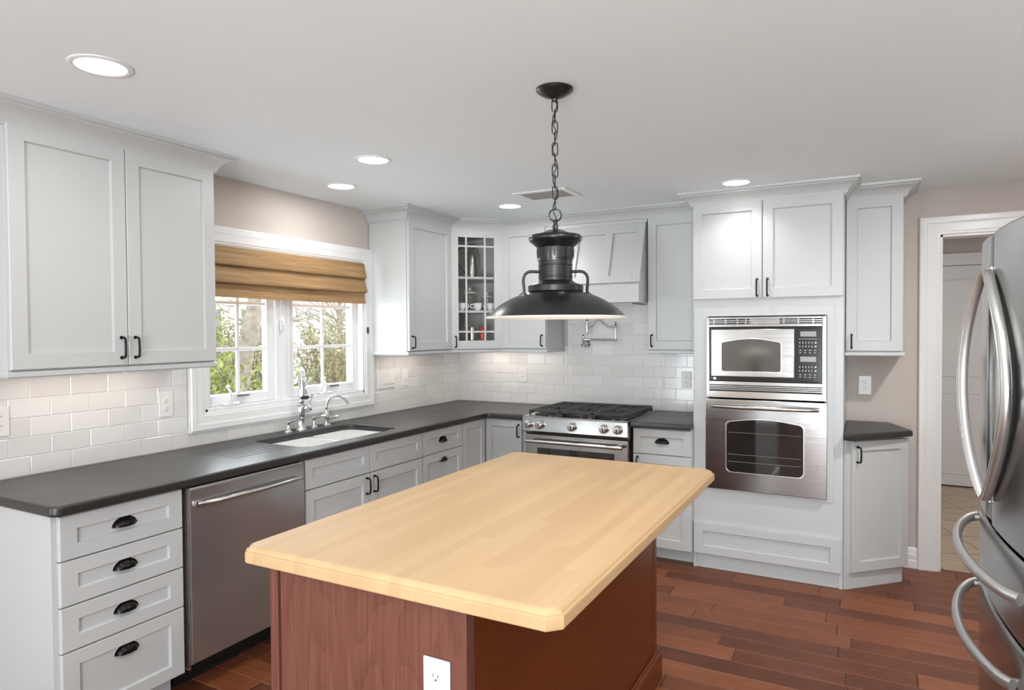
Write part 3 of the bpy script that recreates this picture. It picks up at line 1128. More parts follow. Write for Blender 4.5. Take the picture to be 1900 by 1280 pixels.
# sloped control panel
mb = MB()
pr = [(-0.700, 0.912), (-0.706, 0.905), (-0.712, 0.812), (-0.700, 0.800), (-0.640, 0.800), (-0.640, 0.912)]
mb.loft([[(xx, y, z) for y, z in pr] for xx in (RX0 - 0.001, RX1 + 0.001)])
mb.build('control_panel', 'steel_x', t)
for kx in (1.032, 1.122, 1.363, 1.592, 1.690):
    M = Matrix.Translation((kx, -0.709, 0.858)) @ Matrix.Rotation(radians(90 + 3), 4, 'X')
    kb = MB(M)
    kb.lathe([(0.031, 0.0), (0.031, 0.006), (0.027, 0.010), (0.0245, 0.012), (0.0245, 0.034), (0.022, 0.040), (0.012, 0.042)], n=28)
    kb.box(-0.0055, 0.0055, -0.023, 0.023, 0.038, 0.050, 0.003)
    k = kb.build('knob', 'chrome', t)
# grates: three cast-iron sections
gw = (RX1 - RX0 - 0.044) / 3
for i in range(3):
    a = RX0 + 0.022 + i * gw + 0.002
    b = a + gw - 0.004
    gm = MB()
    zt0, zt1 = 0.938, 0.952
    y0, y1 = -0.655, -0.055
    for xx in (a, b - 0.012):
        gm.box(xx, xx + 0.012, y0, y1, zt0, zt1, 0.003)
    for yy in (y0, y1 - 0.012, -0.361):
        gm.box(a, b, yy, yy + 0.012, zt0, zt1, 0.003)
    gm.box((a + b) / 2 - 0.006, (a + b) / 2 + 0.006, y0, y1, zt0 + 0.001, zt1 + 0.001, 0.003)
    for j in range(9):
        yy = y0 + 0.035 + j * (y1 - y0 - 0.08) / 8
        gap = 0.045 if j in (1, 2, 3, 5, 6, 7) and j % 2 == 0 else 0.012
        gm.box(a, (a + b) / 2 - gap, yy, yy + 0.010, zt0 + 0.001, zt1 + 0.002, 0.003)
        gm.box((a + b) / 2 + gap, b, yy, yy + 0.010, zt0 + 0.001, zt1 + 0.002, 0.003)
        for xx in (a, b - 0.014):
            gm.box(xx - 0.001, xx + 0.015, yy - 0.005, yy + 0.017, zt0 - 0.012, zt1 - 0.001, 0.003)
    for xx in (a, b - 0.012):
        for yy in (y0, y1 - 0.012):
            gm.box(xx, xx + 0.012, yy, yy + 0.012, 0.9165, zt0 + 0.002, 0.002)
    gm.build('grate', 'iron', t)
for (bx, by, br) in ((1.12, -0.50, 0.045), (1.12, -0.21, 0.035), (1.37, -0.36, 0.05), (1.62, -0.50, 0.045), (1.62, -0.21, 0.035)):
    MB().lathe([(br, 0), (br, 0.006), (br * 0.8, 0.008), (br * 0.78, 0.014), (br * 0.3, 0.016), (0.002, 0.016)], (bx, by, 0.919), n=28).build('burner', 'iron', t)
# oven door
dm = MB(BACK(-0.640))
dm.box(RX0 + 0.006, RX1 - 0.006, 0.22, 0.782, 0.0, 0.040, 0.004)
dr = dm.build('oven_door', 'steel_x', t)
MB(BACK(-0.680)).box(RX0 + 0.10, RX1 - 0.10, 0.33, 0.692, -0.002, 0.003, 0.002).build('oven_window', 'dglass', dr)
hm = MB(BACK(-0.680))
hm.tube([(RX0 + 0.03, 0.742, 0.048), (RX1 - 0.03, 0.742, 0.048)], 0.013, 16)
for uu in (RX0 + 0.055, RX1 - 0.065):
    hm.box(uu - 0.012, uu + 0.012, 0.73, 0.754, 0.0, 0.05, 0.004)
    hm.tube([(uu - 0.025, 0.742, 0.048), (uu - 0.018, 0.742, 0.048)], 0.0155, 16)
hm.build('handle', 'steel_s', dr)
MB(BACK(-0.640)).box(RX0 + 0.006, RX1 - 0.006, 0.105, 0.212, 0.0, 0.036, 0.004).build('lower_drawer', 'steel_x', t)
MB(BACK(-0.640)).box(RX0 + 0.002, RX1 - 0.002, 0.783, 0.800, 0.0, 0.022).build('vent_slot', 'slot', t)

# ------------------------------------------------------------------ base cabinet right of the range
TA, TB_, TY = 2.153, 3.008, -0.618
t = thing('base_cabinet', (1.95, -0.3, 0), 'white base cabinet between the range and the oven tower, one drawer over a door', 'cabinet')
base_box(t, BM_, RX1 + 0.008, TA - 0.002)
drawer(t, BM_, RX1 + 0.014, TA - 0.006, 0.703, 0.866, 0.052)
door(t, BM_, RX1 + 0.014, TA - 0.006, 0.095, 0.698, (RX1 + 0.044, 0.635, 0.088))
c2 = curve_plate('countertop', [[(RX1 + 0.006, -0.010), (RX1 + 0.006, -CW), (TA - 0.002, -CW), (TA - 0.002, -0.010)]], CT0, CT1, 0.010, 'counter')
tag(c2, 'short black countertop piece between the range and the oven tower', 'countertop')

# ------------------------------------------------------------------ oven tower
t = thing('oven_tower_cabinet', (2.58, -0.3, 0), 'tall white cabinet tower holding the microwave and wall oven', 'cabinet')
TF = TY + 0.02
TM = BACK(TF)
OX0, OX1 = 2.236, 2.925
mb = MB(TM)
D = 0.585
mb.box(TA, TA + 0.020, 0.0, 2.30, -D, 0.0)
mb.box(TB_ - 0.020, TB_, 0.0, 2.30, -D, 0.0)
mb.box(TA + 0.02, TB_ - 0.02, 1.600, 2.30, -D, 0.0)
mb.box(TA + 0.02, TB_ - 0.02, 0.095, 0.520, -D, 0.0)
mb.box(TA + 0.02, OX0 + 0.012, 0.520, 1.600, -0.03, 0.0)
mb.box(OX1 - 0.012, TB_ - 0.02, 0.520, 1.600, -0.03, 0.0)
mb.box(TA + 0.02, TB_ - 0.02, 0.52, 1.60, -D, -D + 0.01)
mb.build('body', 'cab', t, 0)
MB(TM).box(TA + 0.02, TB_ - 0.02, 0.0, 0.094, -0.2, -0.012).build('toe_kick', 'cab', t)
mb = MB(TM)
mb.box(OX0 - 0.075, OX0 - 0.002, 1.55, 1.655, 0.0001, 0.006, 0.002)
picture = curve_plate('appliance_surround', [[(OX0 - 0.075, 0.50), (OX0 - 0.075, 1.650), (OX1 + 0.035, 1.650), (OX1 + 0.035, 0.50)][::-1], [(OX0 + 0.002, 0.515), (OX0 + 0.002, 1.594), (OX1 - 0.002, 1.594), (OX1 - 0.002, 0.515)]], 0.0005, 0.007, 0.002, 'cab', t, TM)
mb.bm.free()
mid = (TA + TB_) / 2 - 0.012
door(t, TM, TA + 0.002, mid - 0.003, 1.702, 2.291, (mid - 0.030, 1.765, 0.10))
door(t, TM, mid + 0.003, TB_ - 0.004, 1.702, 2.291, (mid + 0.030, 1.765, 0.10))
MB(TM).shaker(TB_ - TA - 0.012, 0.197, 0.02, 0.058, 0.011, TA + 0.004, 0.096, 0, 0.052).build('drawer', 'cab', t)
crown(t, [(TA, TF + 0.24), (TA, TF), (TB_, TF), (TB_, TF + 0.24)], [(-1, 0), (-1, -1), (1, -1), (1, 0)])

# wall oven
t = thing('wall_oven', (2.58, -0.3, 0.522), 'stainless single wall oven with a dark window, below the microwave', 'oven')
MB(TM).box(OX0 + 0.02, OX1 - 0.02, 0.525, 1.075, -0.50, 0.008).build('body', 'blackp', t)
pl = curve_plate('door', [[(OX0, 0.522), (OX0, 1.082), (OX1, 1.082), (OX1, 0.522)][::-1],
                 [(2.365 + 0.02, 0.640)] + [(2.365 + 0.45 * k / 10, 0.972 + 0.014 * sin(pi * k / 10)) for k in range(11)] + [(2.795, 0.640)]][:1], 0.010, 0.038, 0.003, 'steel_x', t, TM)


def arch_win(a, b, c, d, rise, r=0.03):
    out = []
    for k in range(7):
        q = radians(180 + 90 * k / 6)
        out.append((a + r + r * cos(q), c + r + r * sin(q)))
    for k in range(7):
        q = radians(270 + 90 * k / 6)
        out.append((b - r + r * cos(q), c + r + r * sin(q)))
    for k in range(7):
        q = radians(0 + 90 * k / 6)
        out.append((b - r + r * cos(q), d - r + r * sin(q)))
    for k in range(1, 10):
        q = k / 10
        out.append((b - r - (b - a - 2 * r) * q, d + rise * sin(pi * q)))
    for k in range(7):
        q = radians(90 + 90 * k / 6)
        out.append((a + r + r * cos(q), d - r + r * sin(q)))
    return out


wn = curve_plate('window', [arch_win(2.362, 2.800, 0.635, 0.945, 0.020)], 0.036, 0.041, 0.002, 'dglass', pl, TM)
fr = curve_plate('window_bezel', [arch_win(2.356, 2.806, 0.629, 0.951, 0.020), arch_win(2.364, 2.798, 0.637, 0.943, 0.020)[::-1]], 0.036, 0.043, 0.002, 'steel_s', pl, TM)
mb = MB(TM)
for zz in (0.700, 0.745, 0.880):
    mb.tube([(2.375, zz, 0.0412), (2.787, zz, 0.0412)], 0.0016, 6)
mb.build('oven_rack', 'steel_s', wn)
mb = MB(TM)
hp = []
rs = []
for i in range(25):
    q = i / 24
    hp.append((OX0 + 0.045 + (OX1 - OX0 - 0.09) * q, 1.040, 0.048 + 0.028 * sin(pi * q) ** 0.6))
    rs.append(0.017 + 0.002 * sin(pi * q))
mb.tube(hp, rs, 14, flat=0.75)
for q in (0.055, 0.945):
    u = OX0 + 0.045 + (OX1 - OX0 - 0.09) * q
    mb.box(u - 0.022, u + 0.022, 1.026, 1.054, 0.034, 0.056, 0.008, 3)
mb.build('handle', 'steel_s', pl)

# built-in microwave
t = thing('built_in_microwave', (2.58, -0.3, 1.088), 'stainless and black built-in microwave with keypad, above the wall oven', 'microwave')
MZ0, MZ1 = 1.090, 1.588
MB(TM).box(OX0 + 0.02, OX1 - 0.02, MZ0 + 0.005, MZ1 - 0.01, -0.45, 0.006).build('body', 'blackp', t)
tk = MB(TM)
tk.box(OX0 + 0.004, OX0 + 0.020, MZ0, MZ1, 0.007, 0.022, 0.002)
tk.box(OX1 - 0.028, OX1 - 0.006, MZ0, MZ1, 0.007, 0.024, 0.002)
tk.box(OX0 + 0.020, OX1 - 0.028, MZ0, 1.131, 0.007, 0.022, 0.002)
tk.box(OX0 + 0.020, OX1 - 0.028, 1.170, 1.192, 0.007, 0.022, 0.002)
for k in range(3):
    z = 1.1385 + k * 0.0105
    tk.box(OX0 + 0.020, OX1 - 0.028, z, z + 0.0065, 0.007, 0.021, 0.001)
tk.box(OX0 + 0.020, OX1 - 0.028, 1.575, MZ1, 0.007, 0.022, 0.002)
tk.box(OX0 + 0.020, OX1 - 0.028, 1.528, 1.546, 0.007, 0.024, 0.002)
for k in range(2):
    z = 1.5515 + k * 0.0115
    tk.box(OX0 + 0.020, OX1 - 0.028, z, z + 0.0065, 0.007, 0.020, 0.001)
for u in (0.045, 0.115, 0.185, 0.235, 0.45, 0.53, 0.61):
    tk.box(OX0 + u, OX0 + u + 0.007, 1.546, 1.576, 0.007, 0.021)
tk.box(OX0 + 0.26, OX0 + 0.43, 1.546, 1.576, 0.007, 0.0195)
tk.build('trim_kit', 'steel_x', t)
MB(TM).box(OX0 + 0.020, OX1 - 0.028, 1.130, 1.576, 0.006, 0.009).build('vent_recess', 'slot', t, 0)
MB(TM).box(OX0 + 0.022, OX1 - 0.030, 1.194, 1.527, 0.007, 0.024, 0.003).build('front_frame', 'blackp', t)
md = curve_plate('door', [[(OX0 + 0.034, 1.223), (OX0 + 0.034, 1.513), (OX0 + 0.512, 1.513), (OX0 + 0.512, 1.223)][::-1]], 0.020, 0.034, 0.003, 'steel_x', t, TM)
curve_plate('window', [arch_win(OX0 + 0.096, OX0 + 0.440, 1.254, 1.435, 0.020, 0.014)], 0.033, 0.0365, 0.001, 'mglass', md, TM)
curve_plate('window_bezel', [arch_win(OX0 + 0.092, OX0 + 0.444, 1.250, 1.439, 0.020, 0.014), arch_win(OX0 + 0.098, OX0 + 0.438, 1.256, 1.433, 0.020, 0.014)[::-1]], 0.033, 0.038, 0.001, 'steel_s', md, TM)
kp = MB(TM).box(OX0 + 0.526, OX1 - 0.040, 1.200, 1.518, 0.020, 0.030, 0.003).build('keypad', 'blackp', t)
for zz in (1.468, 1.320):
    MB(TM).box(OX0 + 0.545, OX0 + 0.630, zz, zz + 0.030, 0.029, 0.0308).build('display', 'lcd', kp)
for z0 in (1.405, 1.262):
    mb = MB(TM)
    for r in range(2):
        for c in range(6):
            w = 0.006 if c < 5 else 0.014
            u = OX0 + 0.540 + c * 0.0165
            mb.box(u, u + w * 0.7, z0 + r * 0.022, z0 + r * 0.022 + 0.010, 0.029, 0.0306)
    for c in range(4):
        u = OX0 + 0.540 + c * 0.026
        mb.box(u, u + 0.012, z0 - 0.020, z0 - 0.016, 0.029, 0.0306)
        mb.box(u, u + 0.010, z0 - 0.034, z0 - 0.030, 0.029, 0.0306)
    if z0 > 1.4:
        for c in range(6):
            u = OX0 + 0.538 + c * 0.017
            mb.box(u, u + 0.011, 1.452, 1.455, 0.029, 0.0306)
    mb.build('key_print', 'key', kp, 0)
MB(TM).box(OX0 + 0.545, OX0 + 0.615, 1.206, 1.216, 0.029, 0.033, 0.003).build('open_button', 'slot', kp)
MB(TM).lathe([(0.009, 0.022), (0.009, 0.0265), (0.007, 0.027)], (OX0 + 0.054, 1.2085, 0), n=20).build('badge', 'steel_s', t)

# ------------------------------------------------------------------ right end base cabinet with angled front, its counter, and the narrow upper
AX0, AY0, AX1, AY1 = 3.016, -0.600, 3.330, -0.300
t = thing('end_base_cabinet', (3.12, -0.25, 0), 'white base cabinet with an angled door at the right end, beside the doorway', 'cabinet')
MB().prism([(TB_ + 0.002, -0.012), (TB_ + 0.002, -0.585), (AX0 + 0.008, -0.590), (AX1 - 0.012, AY1 + 0.006), (AX1 - 0.012, -0.012)], TOE, CT0 - 0.001).build('body', 'cab', t)
MB().prism([(TB_ + 0.002, -0.012), (TB_ + 0.002, -0.585), (AX0 + 0.006, -0.588), (AX1 - 0.014, AY1 + 0.002), (AX1 - 0.014, -0.012)], 0, TOE).build('toe_kick', 'cab', t)
dv_ = Vector((AX1 - AX0, AY1 - AY0, 0))
al = dv_.length
dv_.normalize()
nr = Vector((dv_.y, -dv_.x, 0))
AM = frame((AX0 + 0.006, AY0 + 0.0105, 0), dv_, nr)
door(t, AM, 0.030, al - 0.004, 0.100, 0.862, (0.062, 0.785, 0.088))
c3 = curve_plate('countertop', [[(TB_ + 0.003, -0.004), (TB_ + 0.003, -0.655), (3.045, -0.672), (3.365, -0.335), (3.355, -0.29), (3.255, -0.004)]], CT0, CT1, 0.010, 'counter')
tag(c3, 'small black countertop with clipped corners at the right end, beside the doorway', 'countertop')


def upper(t, M, u0, u1, depth=0.325, z0=1.365, z1=2.30):
    MB(M).box(u0, u1, z0, z1, -depth, -0.001, 0.001).build('body', 'cab', t)


UF = 0.35
UB = BACK(-UF + 0.02)
UL = LEFT(UF - 0.02)
ub, ut = 1.378, 2.291
t = thing('wall_cabinet', (3.16, -0.16, 1.36), 'narrow single-door white wall cabinet at the right of the oven tower', 'cabinet')
upper(t, UB, TB_ + 0.002, 3.314)
door(t, UB, TB_ + 0.006, 3.310, ub, ut, (TB_ + 0.036, 1.435, 0.08))
rail(t, [(TB_ + 0.002, -UF + 0.012), (3.314, -UF + 0.012), (3.314, -0.004)], [(0, -1), (1, -1), (1, 0)])
crown(t, [(TB_ + 0.004, -UF + 0.02), (3.314, -UF + 0.02), (3.314, -0.004)], [(0, -1), (1, -1), (1, 0)])

# ------------------------------------------------------------------ left wall cabinets
UA, UM, UC, UD, UE = -3.579, -3.139, -2.706, -1.169, -0.638
t = thing('wall_cabinet', (0.16, -3.14, 1.36), 'large two-door white wall cabinet at the left of the window', 'cabinet')
upper(t, UL, UA - 0.004, UC + 0.002)
door(t, UL, UA, UM - 0.002, ub, ut, (UM - 0.030, 1.452, 0.085))
door(t, UL, UM + 0.002, UC, ub, ut, (UM + 0.030, 1.452, 0.085))
rail(t, [(0.004, UA - 0.004), (UF - 0.012, UA - 0.004), (UF - 0.012, UC + 0.002), (0.004, UC + 0.002)], [(0, -1), (1, -1), (1, 1), (0, 1)])
crown(t, [(0.004, UA - 0.004), (UF - 0.02, UA - 0.004), (UF - 0.02, UC + 0.002), (0.004, UC + 0.002)], [(0, -1), (1, -1), (1, 1), (0, 1)])

t = thing('wall_cabinet', (0.16, -0.9, 1.36), 'single-door white wall cabinet at the right of the window', 'cabinet')
upper(t, UL, UD - 0.004, UE - 0.001)
door(t, UL, UD, UE - 0.004, ub, ut, (UD + 0.030, 1.438, 0.08))
rail(t, [(0.010, UD - 0.004), (UF - 0.012, UD - 0.004), (UF - 0.012, UE - 0.002)], [(0, -1), (1, -1), (1, 0.41)])
crown(t, [(0.004, UD - 0.004), (UF - 0.02, UD - 0.004), (UF - 0.02, UE - 0.002)], [(0, -1), (1, -1), (1, 0.36)])

# diagonal corner cabinet with glass door
BA, BB, BC = 0.623, 0.998, 1.782
t = thing('corner_wall_cabinet', (0.2, -0.2, 1.36), 'diagonal white corner wall cabinet with a divided glass door', 'cabinet')
dg0 = Vector((UF - 0.014, UE + 0.002, 0))
dg1 = Vector((BA - 0.001, -UF + 0.014, 0))
dvv = (dg1 - dg0)
DL = dvv.length
dvv.normalize()
dnr = Vector((dvv.y, -dvv.x, 0))
DM = frame(dg0 - dnr * 0.008, dvv, dnr)
poly = [(0.012, UE + 0.001), (UF - 0.026, UE + 0.001), (BA - 0.002, -UF + 0.026), (BA - 0.002, -0.012), (0.012, -0.012)]
mb = MB()
mb.prism(poly, 1.365, 1.383)
mb.prism(poly, 2.283, 2.30)
for i in (0, 2, 3, 4):
    a = Vector((*poly[i], 0))
    b = Vector((*poly[(i + 1) % 5], 0))
    e = (b - a).normalized()
    n = Vector((-e.y, e.x, 0)) * 0.016
    mb.prism([(a.x, a.y), (b.x, b.y), ((b + n).x, (b + n).y), ((a + n).x, (a + n).y)], 1.383, 2.283)
mb.build('body', 'cab_in', t)
ins = [(0.030, UE + 0.020), (UF - 0.034, UE + 0.020), (BA - 0.020, -UF + 0.034), (BA - 0.020, -0.030), (0.030, -0.030)]
for zz in (1.655, 1.915):
    MB().prism(ins, zz, zz + 0.018).build('shelf', 'cab', t)
w = DL - 0.010
gd = MB(DM)
gd.bm.free()
op = [0.060, w - 0.060, ub + 0.062, ut - 0.062]
gl = curve_plate('glass_door', [[(0.005, ub), (0.005, ut), (w + 0.005, ut), (w + 0.005, ub)][::-1], [(op[0], op[2]), (op[0], op[3]), (op[1], op[3]), (op[1], op[2])]], 0.0, 0.022, 0.0015, 'cab', t, DM)
mm = MB(DM)
for q in (0.22, 0.74):
    u = op[0] + (op[1] - op[0]) * q
    mm.box(u - 0.007, u + 0.007, op[2] - 0.004, op[3] + 0.004, 0.006, 0.019, 0.002)
for zz in (op[2] + 0.068, op[3] - 0.068):
    mm.box(op[0] - 0.004, op[1] + 0.004, zz - 0.007, zz + 0.007, 0.006, 0.0185, 0.002)
mm.build('muntins', 'cab', gl)
MB(DM).box(op[0] - 0.008, op[1] + 0.008, op[2] - 0.008, op[3] + 0.008, 0.004, 0.007).build('pane', 'glass', gl, 0)
bar_handle(gl, DM @ Matrix.Translation((0, 0, 0.022)), 0.034, 1.432, 0.08)
cp = [(p[0], p[1]) for p in (dg0 - dnr * 0.010, dg1 - dnr * 0.010)]
rail(t, [(dg0 - dnr * 0.002)[:2], (dg1 - dnr * 0.002)[:2]], [tuple(dnr * 1.0)[:2]] * 2)
mit0 = (1, 0.36)
mit1 = (0.36, -1)
crown(t, [(UF - 0.02, UE - 0.0), (BA + 0.0, -UF + 0.02)], [(1, 0.36), (-0.36 * -1, -1)])

# things in the glass cabinet
t = thing('thermal_carafe', (0.275, -0.225, 1.933), 'brushed steel carafe on the top shelf of the glass cabinet', 'carafe')
MB().lathe([(0.058, 0), (0.060, 0.01), (0.058, 0.10), (0.049, 0.18), (0.033, 0.235), (0.026, 0.25)], (0.275, -0.225, 1.933), n=28).build('body', 'steel_s', t)
MB().lathe([(0.027, 0.25), (0.030, 0.262), (0.028, 0.285), (0.010, 0.292)], (0.275, -0.225, 1.933), n=24).build('lid', 'blackp', t)
MB().tube(smooth_path([(0.245, -0.252, 2.19), (0.195, -0.30, 2.18), (0.185, -0.31, 2.08), (0.230, -0.27, 1.99)], 5), 0.008, 8).build('handle', 'blackp', t)
for (cx, cy, sc, lb) in ((0.300, -0.300, 1.0, 'clear glass lidded jar behind the cups in the glass cabinet'), (0.41, -0.21, 0.8, 'smaller clear glass lidded jar at the right of the middle cabinet shelf')):
    t = thing('glass_jar', (cx, cy, 1.674), lb, 'jar', 'glass jars in the corner cabinet')
    MB().lathe([(0.058 * sc, 0.0), (0.060 * sc, 0.006), (0.060 * sc, 0.12 * sc), (0.052 * sc, 0.135 * sc), (0.048 * sc, 0.14 * sc)], (cx, cy, 1.674), n=28, cap1=False).build('body', 'jar', t)
    MB().lathe([(0.058 * sc, 0.14 * sc), (0.058 * sc, 0.148 * sc), (0.030 * sc, 0.165 * sc), (0.012 * sc, 0.17 * sc), (0.016 * sc, 0.185 * sc), (0.002, 0.195 * sc)], (cx, cy, 1.674), n=28).build('lid', 'porc', t)
cups = [(0.335, -0.480, 'white cup at the left on the middle shelf of the glass cabinet', 0.9), (0.425, -0.385, 'white cup in the middle of the middle shelf, handle to the left', 2.6), (0.500, -0.310, 'white cup at the right on the middle shelf of the glass cabinet', 2.6)]
for (cx, cy, lb, ha) in cups:
    t = thing('cup', (cx, cy, 1.674), lb, 'cup', 'white cups in the corner cabinet')
    MB().lathe([(0.018, 0), (0.020, 0.004), (0.030, 0.02), (0.036, 0.045), (0.038, 0.058), (0.035, 0.058), (0.028, 0.022), (0.004, 0.008)], (cx, cy, 1.674), n=28, cap1=True).build('bowl', 'porc', t)
    hx, hy = (dvv.x, dvv.y) if ha < 1 else (-dvv.x, -dvv.y)
    MB().tube(smooth_path([(cx + hx * 0.035, cy + hy * 0.035, 1.722), (cx + hx * 0.055, cy + hy * 0.055, 1.72), (cx + hx * 0.056, cy + hy * 0.056, 1.70), (cx + hx * 0.031, cy + hy * 0.031, 1.692)], 5), 0.0035, 8).build('handle', 'porc', t)
t = thing('pepper_mill', (0.44, -0.34, 1.383), 'red enamel mill on the bottom shelf of the glass cabinet', 'mill')
MB().lathe([(0.030, 0), (0.030, 0.02), (0.024, 0.05), (0.020, 0.08), (0.026, 0.11), (0.020, 0.125)], (0.44, -0.34, 1.383), n=24).build('body', 'clay', t)
MB().lathe([(0.018, 0.125), (0.024, 0.14), (0.018, 0.16), (0.006, 0.17)], (0.44, -0.34, 1.383), n=24).build('knob', 'clay', t)
single(MB().lathe([(0.03, 0), (0.034, 0.01), (0.034, 0.15), (0.03, 0.16)], (0.38, -0.40, 1.383), n=24), 'canister', 'steel_s', (0.38, -0.40, 1.383), 'grey metal canister on the bottom shelf of the glass cabinet', 'canister')

# back wall: single cabinet, hood, single cabinet
t = thing('wall_cabinet', (0.8, -0.16, 1.36), 'single-door white wall cabinet between the glass cabinet and the range hood', 'cabinet')
upper(t, UB, BA + 0.001, BB + 0.001)
door(t, UB, BA + 0.004, BB - 0.002, ub, ut, (BB - 0.030, 1.438, 0.08))
rail(t, [(BA + 0.001, -UF + 0.012), (BB + 0.001, -UF + 0.012), (BB + 0.001, -0.010)], [(-0.41, -1), (1, -1), (1, 0)])
crown(t, [(BA + 0.001, -UF + 0.02), (BB + 0.001, -UF + 0.02)], [(-0.0, -1), (0, -1)])

t = thing('range_hood', (1.39, -0.25, 1.70), 'white wooden range hood with sloping battened front above the range', 'hood')
HX0, HX1 = BB + 0.004, BC - 0.012
mb = MB()
sl = [(-0.013, 1.702), (-0.500, 1.702), (-0.500, 1.828), (-0.486, 1.836), (-0.340, 2.262), (-0.340, 2.300), (-0.013, 2.300)]
mb.loft([[(xx, y, z) for y, z in sl] for xx in (HX0, HX1)])
mb.build('body', 'cab', t, 20)
mb = MB()
mb.box(HX0 - 0.000, HX1 + 0.000, -0.516, -0.4995, 1.702, 1.826, 0.002)
mb.build('apron', 'cab', t)
# face frame on the slope
sv = Vector((0, -0.340 + 0.486, 2.262 - 1.836))
slen = sv.length
sv.normalize()
sn = Vector((0, -sv.z, sv.y))
SM = Matrix(((1, 0, sn.x, 0), (0, sv.y, sn.y, -0.486), (0, sv.z, sn.z, 1.836), (0, 0, 0, 1)))
mb = MB(SM)
mb.box(HX0, HX0 + 0.055, 0.0, slen - 0.005, 0.0002, 0.014, 0.002)
mb.box(HX1 - 0.055, HX1, 0.0, slen - 0.005, 0.0002, 0.014, 0.002)
mb.box(HX0 + 0.055, HX1 - 0.055, 0.0, 0.05, 0.0002, 0.0138, 0.002)
mb.box(HX0 + 0.055, HX1 - 0.055, slen - 0.075, slen - 0.005, 0.0002, 0.0138, 0.002)
for xx in (HX0 + (HX1 - HX0) / 3, HX0 + 2 * (HX1 - HX0) / 3):
    mb.box(xx - 0.028, xx + 0.028, 0.045, slen - 0.07, 0.0002, 0.0136, 0.002)
mb.build('batten_frame', 'cab', t)
MB().box(HX0 + 0.08, HX1 - 0.08, -0.42, -0.10, 1.694, 1.7015, 0.002).build('filter_insert', 'steel_s', t)
crown(t, [(BB + 0.002, -UF + 0.02), (BC - 0.002, -UF + 0.02)], [(0, -1), (0, -1)])
MB().box(HX0 - 0.002, HX1 + 0.008, -0.352, -0.328, 2.262, 2.283, 0.001).build('head_board', 'cab', t)

t = thing('wall_cabinet', (1.96, -0.16, 1.36), 'single-door white wall cabinet between the range hood and the oven tower', 'cabinet')
upper(t, UB, BC - 0.002, TA - 0.003)
door(t, UB, BC + 0.002, TA - 0.006, ub, ut, (BC + 0.030, 1.438, 0.08))
rail(t, [(BC - 0.002, -0.010), (BC - 0.002, -UF + 0.012), (TA - 0.003, -UF + 0.012)], [(-1, 0), (-1, -1), (0, -1)])
crown(t, [(BC - 0.002, -UF + 0.02), (TA - 0.003, -UF + 0.02)], [(0, -1), (0, -1)])

# ------------------------------------------------------------------ pot filler
t = thing('pot_filler', (1.185, -0.03, 1.42), 'chrome folding pot filler tap on the tiled wall above the range', 'faucet')
wl = -0.0095
px0, px1 = 1.185, 1.448
MB().lathe([(0.032, 0), (0.032, -0.004), (0.026, -0.010), (0.016, -0.016), (0.013, -0.05)], (px0 + 0.008, wl, 1.412), axis='y', n=28).build('wall_flange', 'chrome', t)
mb = MB()
mb.sphere((px0, -0.062, 1.440), 0.013)
mb.lathe([(0.008, 0.0), (0.006, 0.014), (0.009, 0.020), (0.003, 0.030)], (px0, -0.062, 1.450), n=16)
mb.tube([(px0 + 0.008, -0.055, 1.412), (px0, -0.062, 1.440)], 0.011, 12)
mb.tube([(px0, -0.062, 1.440), (px1, -0.062, 1.437)], 0.0075, 12)
mb.sphere((px1, -0.062, 1.437), 0.013)
mb.build('lower_arm', 'chrome', t)
mb = MB()
mb.tube([(px1, -0.062, 1.437), (px1, -0.062, 1.535)], 0.0065, 12)
mb.sphere((px1, -0.062, 1.540), 0.013)
mb.lathe([(0.010, 0.0), (0.005, 0.014), (0.008, 0.022), (0.002, 0.032)], (px1, -0.062, 1.546), n=16)
mb.tube(smooth_path([(px1, -0.062, 1.540), (px1 - 0.06, -0.062, 1.537), (px1 - 0.105, -0.062, 1.565), (px1 - 0.13, -0.062, 1.588), (px1 - 0.16, -0.062, 1.584), (px1 - 0.18, -0.062, 1.556), (px1 - 0.205, -0.062, 1.534), (px1 - 0.228, -0.062, 1.533)], 6), 0.006, 10)
mb.build('upper_arm', 'chrome', t)
MB().lathe([(0.007, -0.050), (0.010, -0.045), (0.008, -0.02), (0.012, 0.0), (0.012, 0.025), (0.008, 0.045), (0.012, 0.058), (0.003, 0.066)], (px1 - 0.232, -0.062, 1.533), n=20).build('spout', 'chrome', t)
mb = MB()
mb.tube([(px0 - 0.004, -0.05, 1.408), (px0 - 0.022, -0.058, 1.392)], [0.009, 0.012], 12)
mb.tube([(px0 + 0.012, -0.055, 1.40), (px0 + 0.036, -0.066, 1.392)], [0.007, 0.009], 10)
mb.build('valve_handle', 'chrome', t)

# ------------------------------------------------------------------ outlets and switches


def plate(mb, u, v, w=0.070, h=0.115, n0=0.0):
    mb.box(u - w / 2, u + w / 2, v - h / 2, v + h / 2, n0, n0 + 0.006, 0.003, 3)


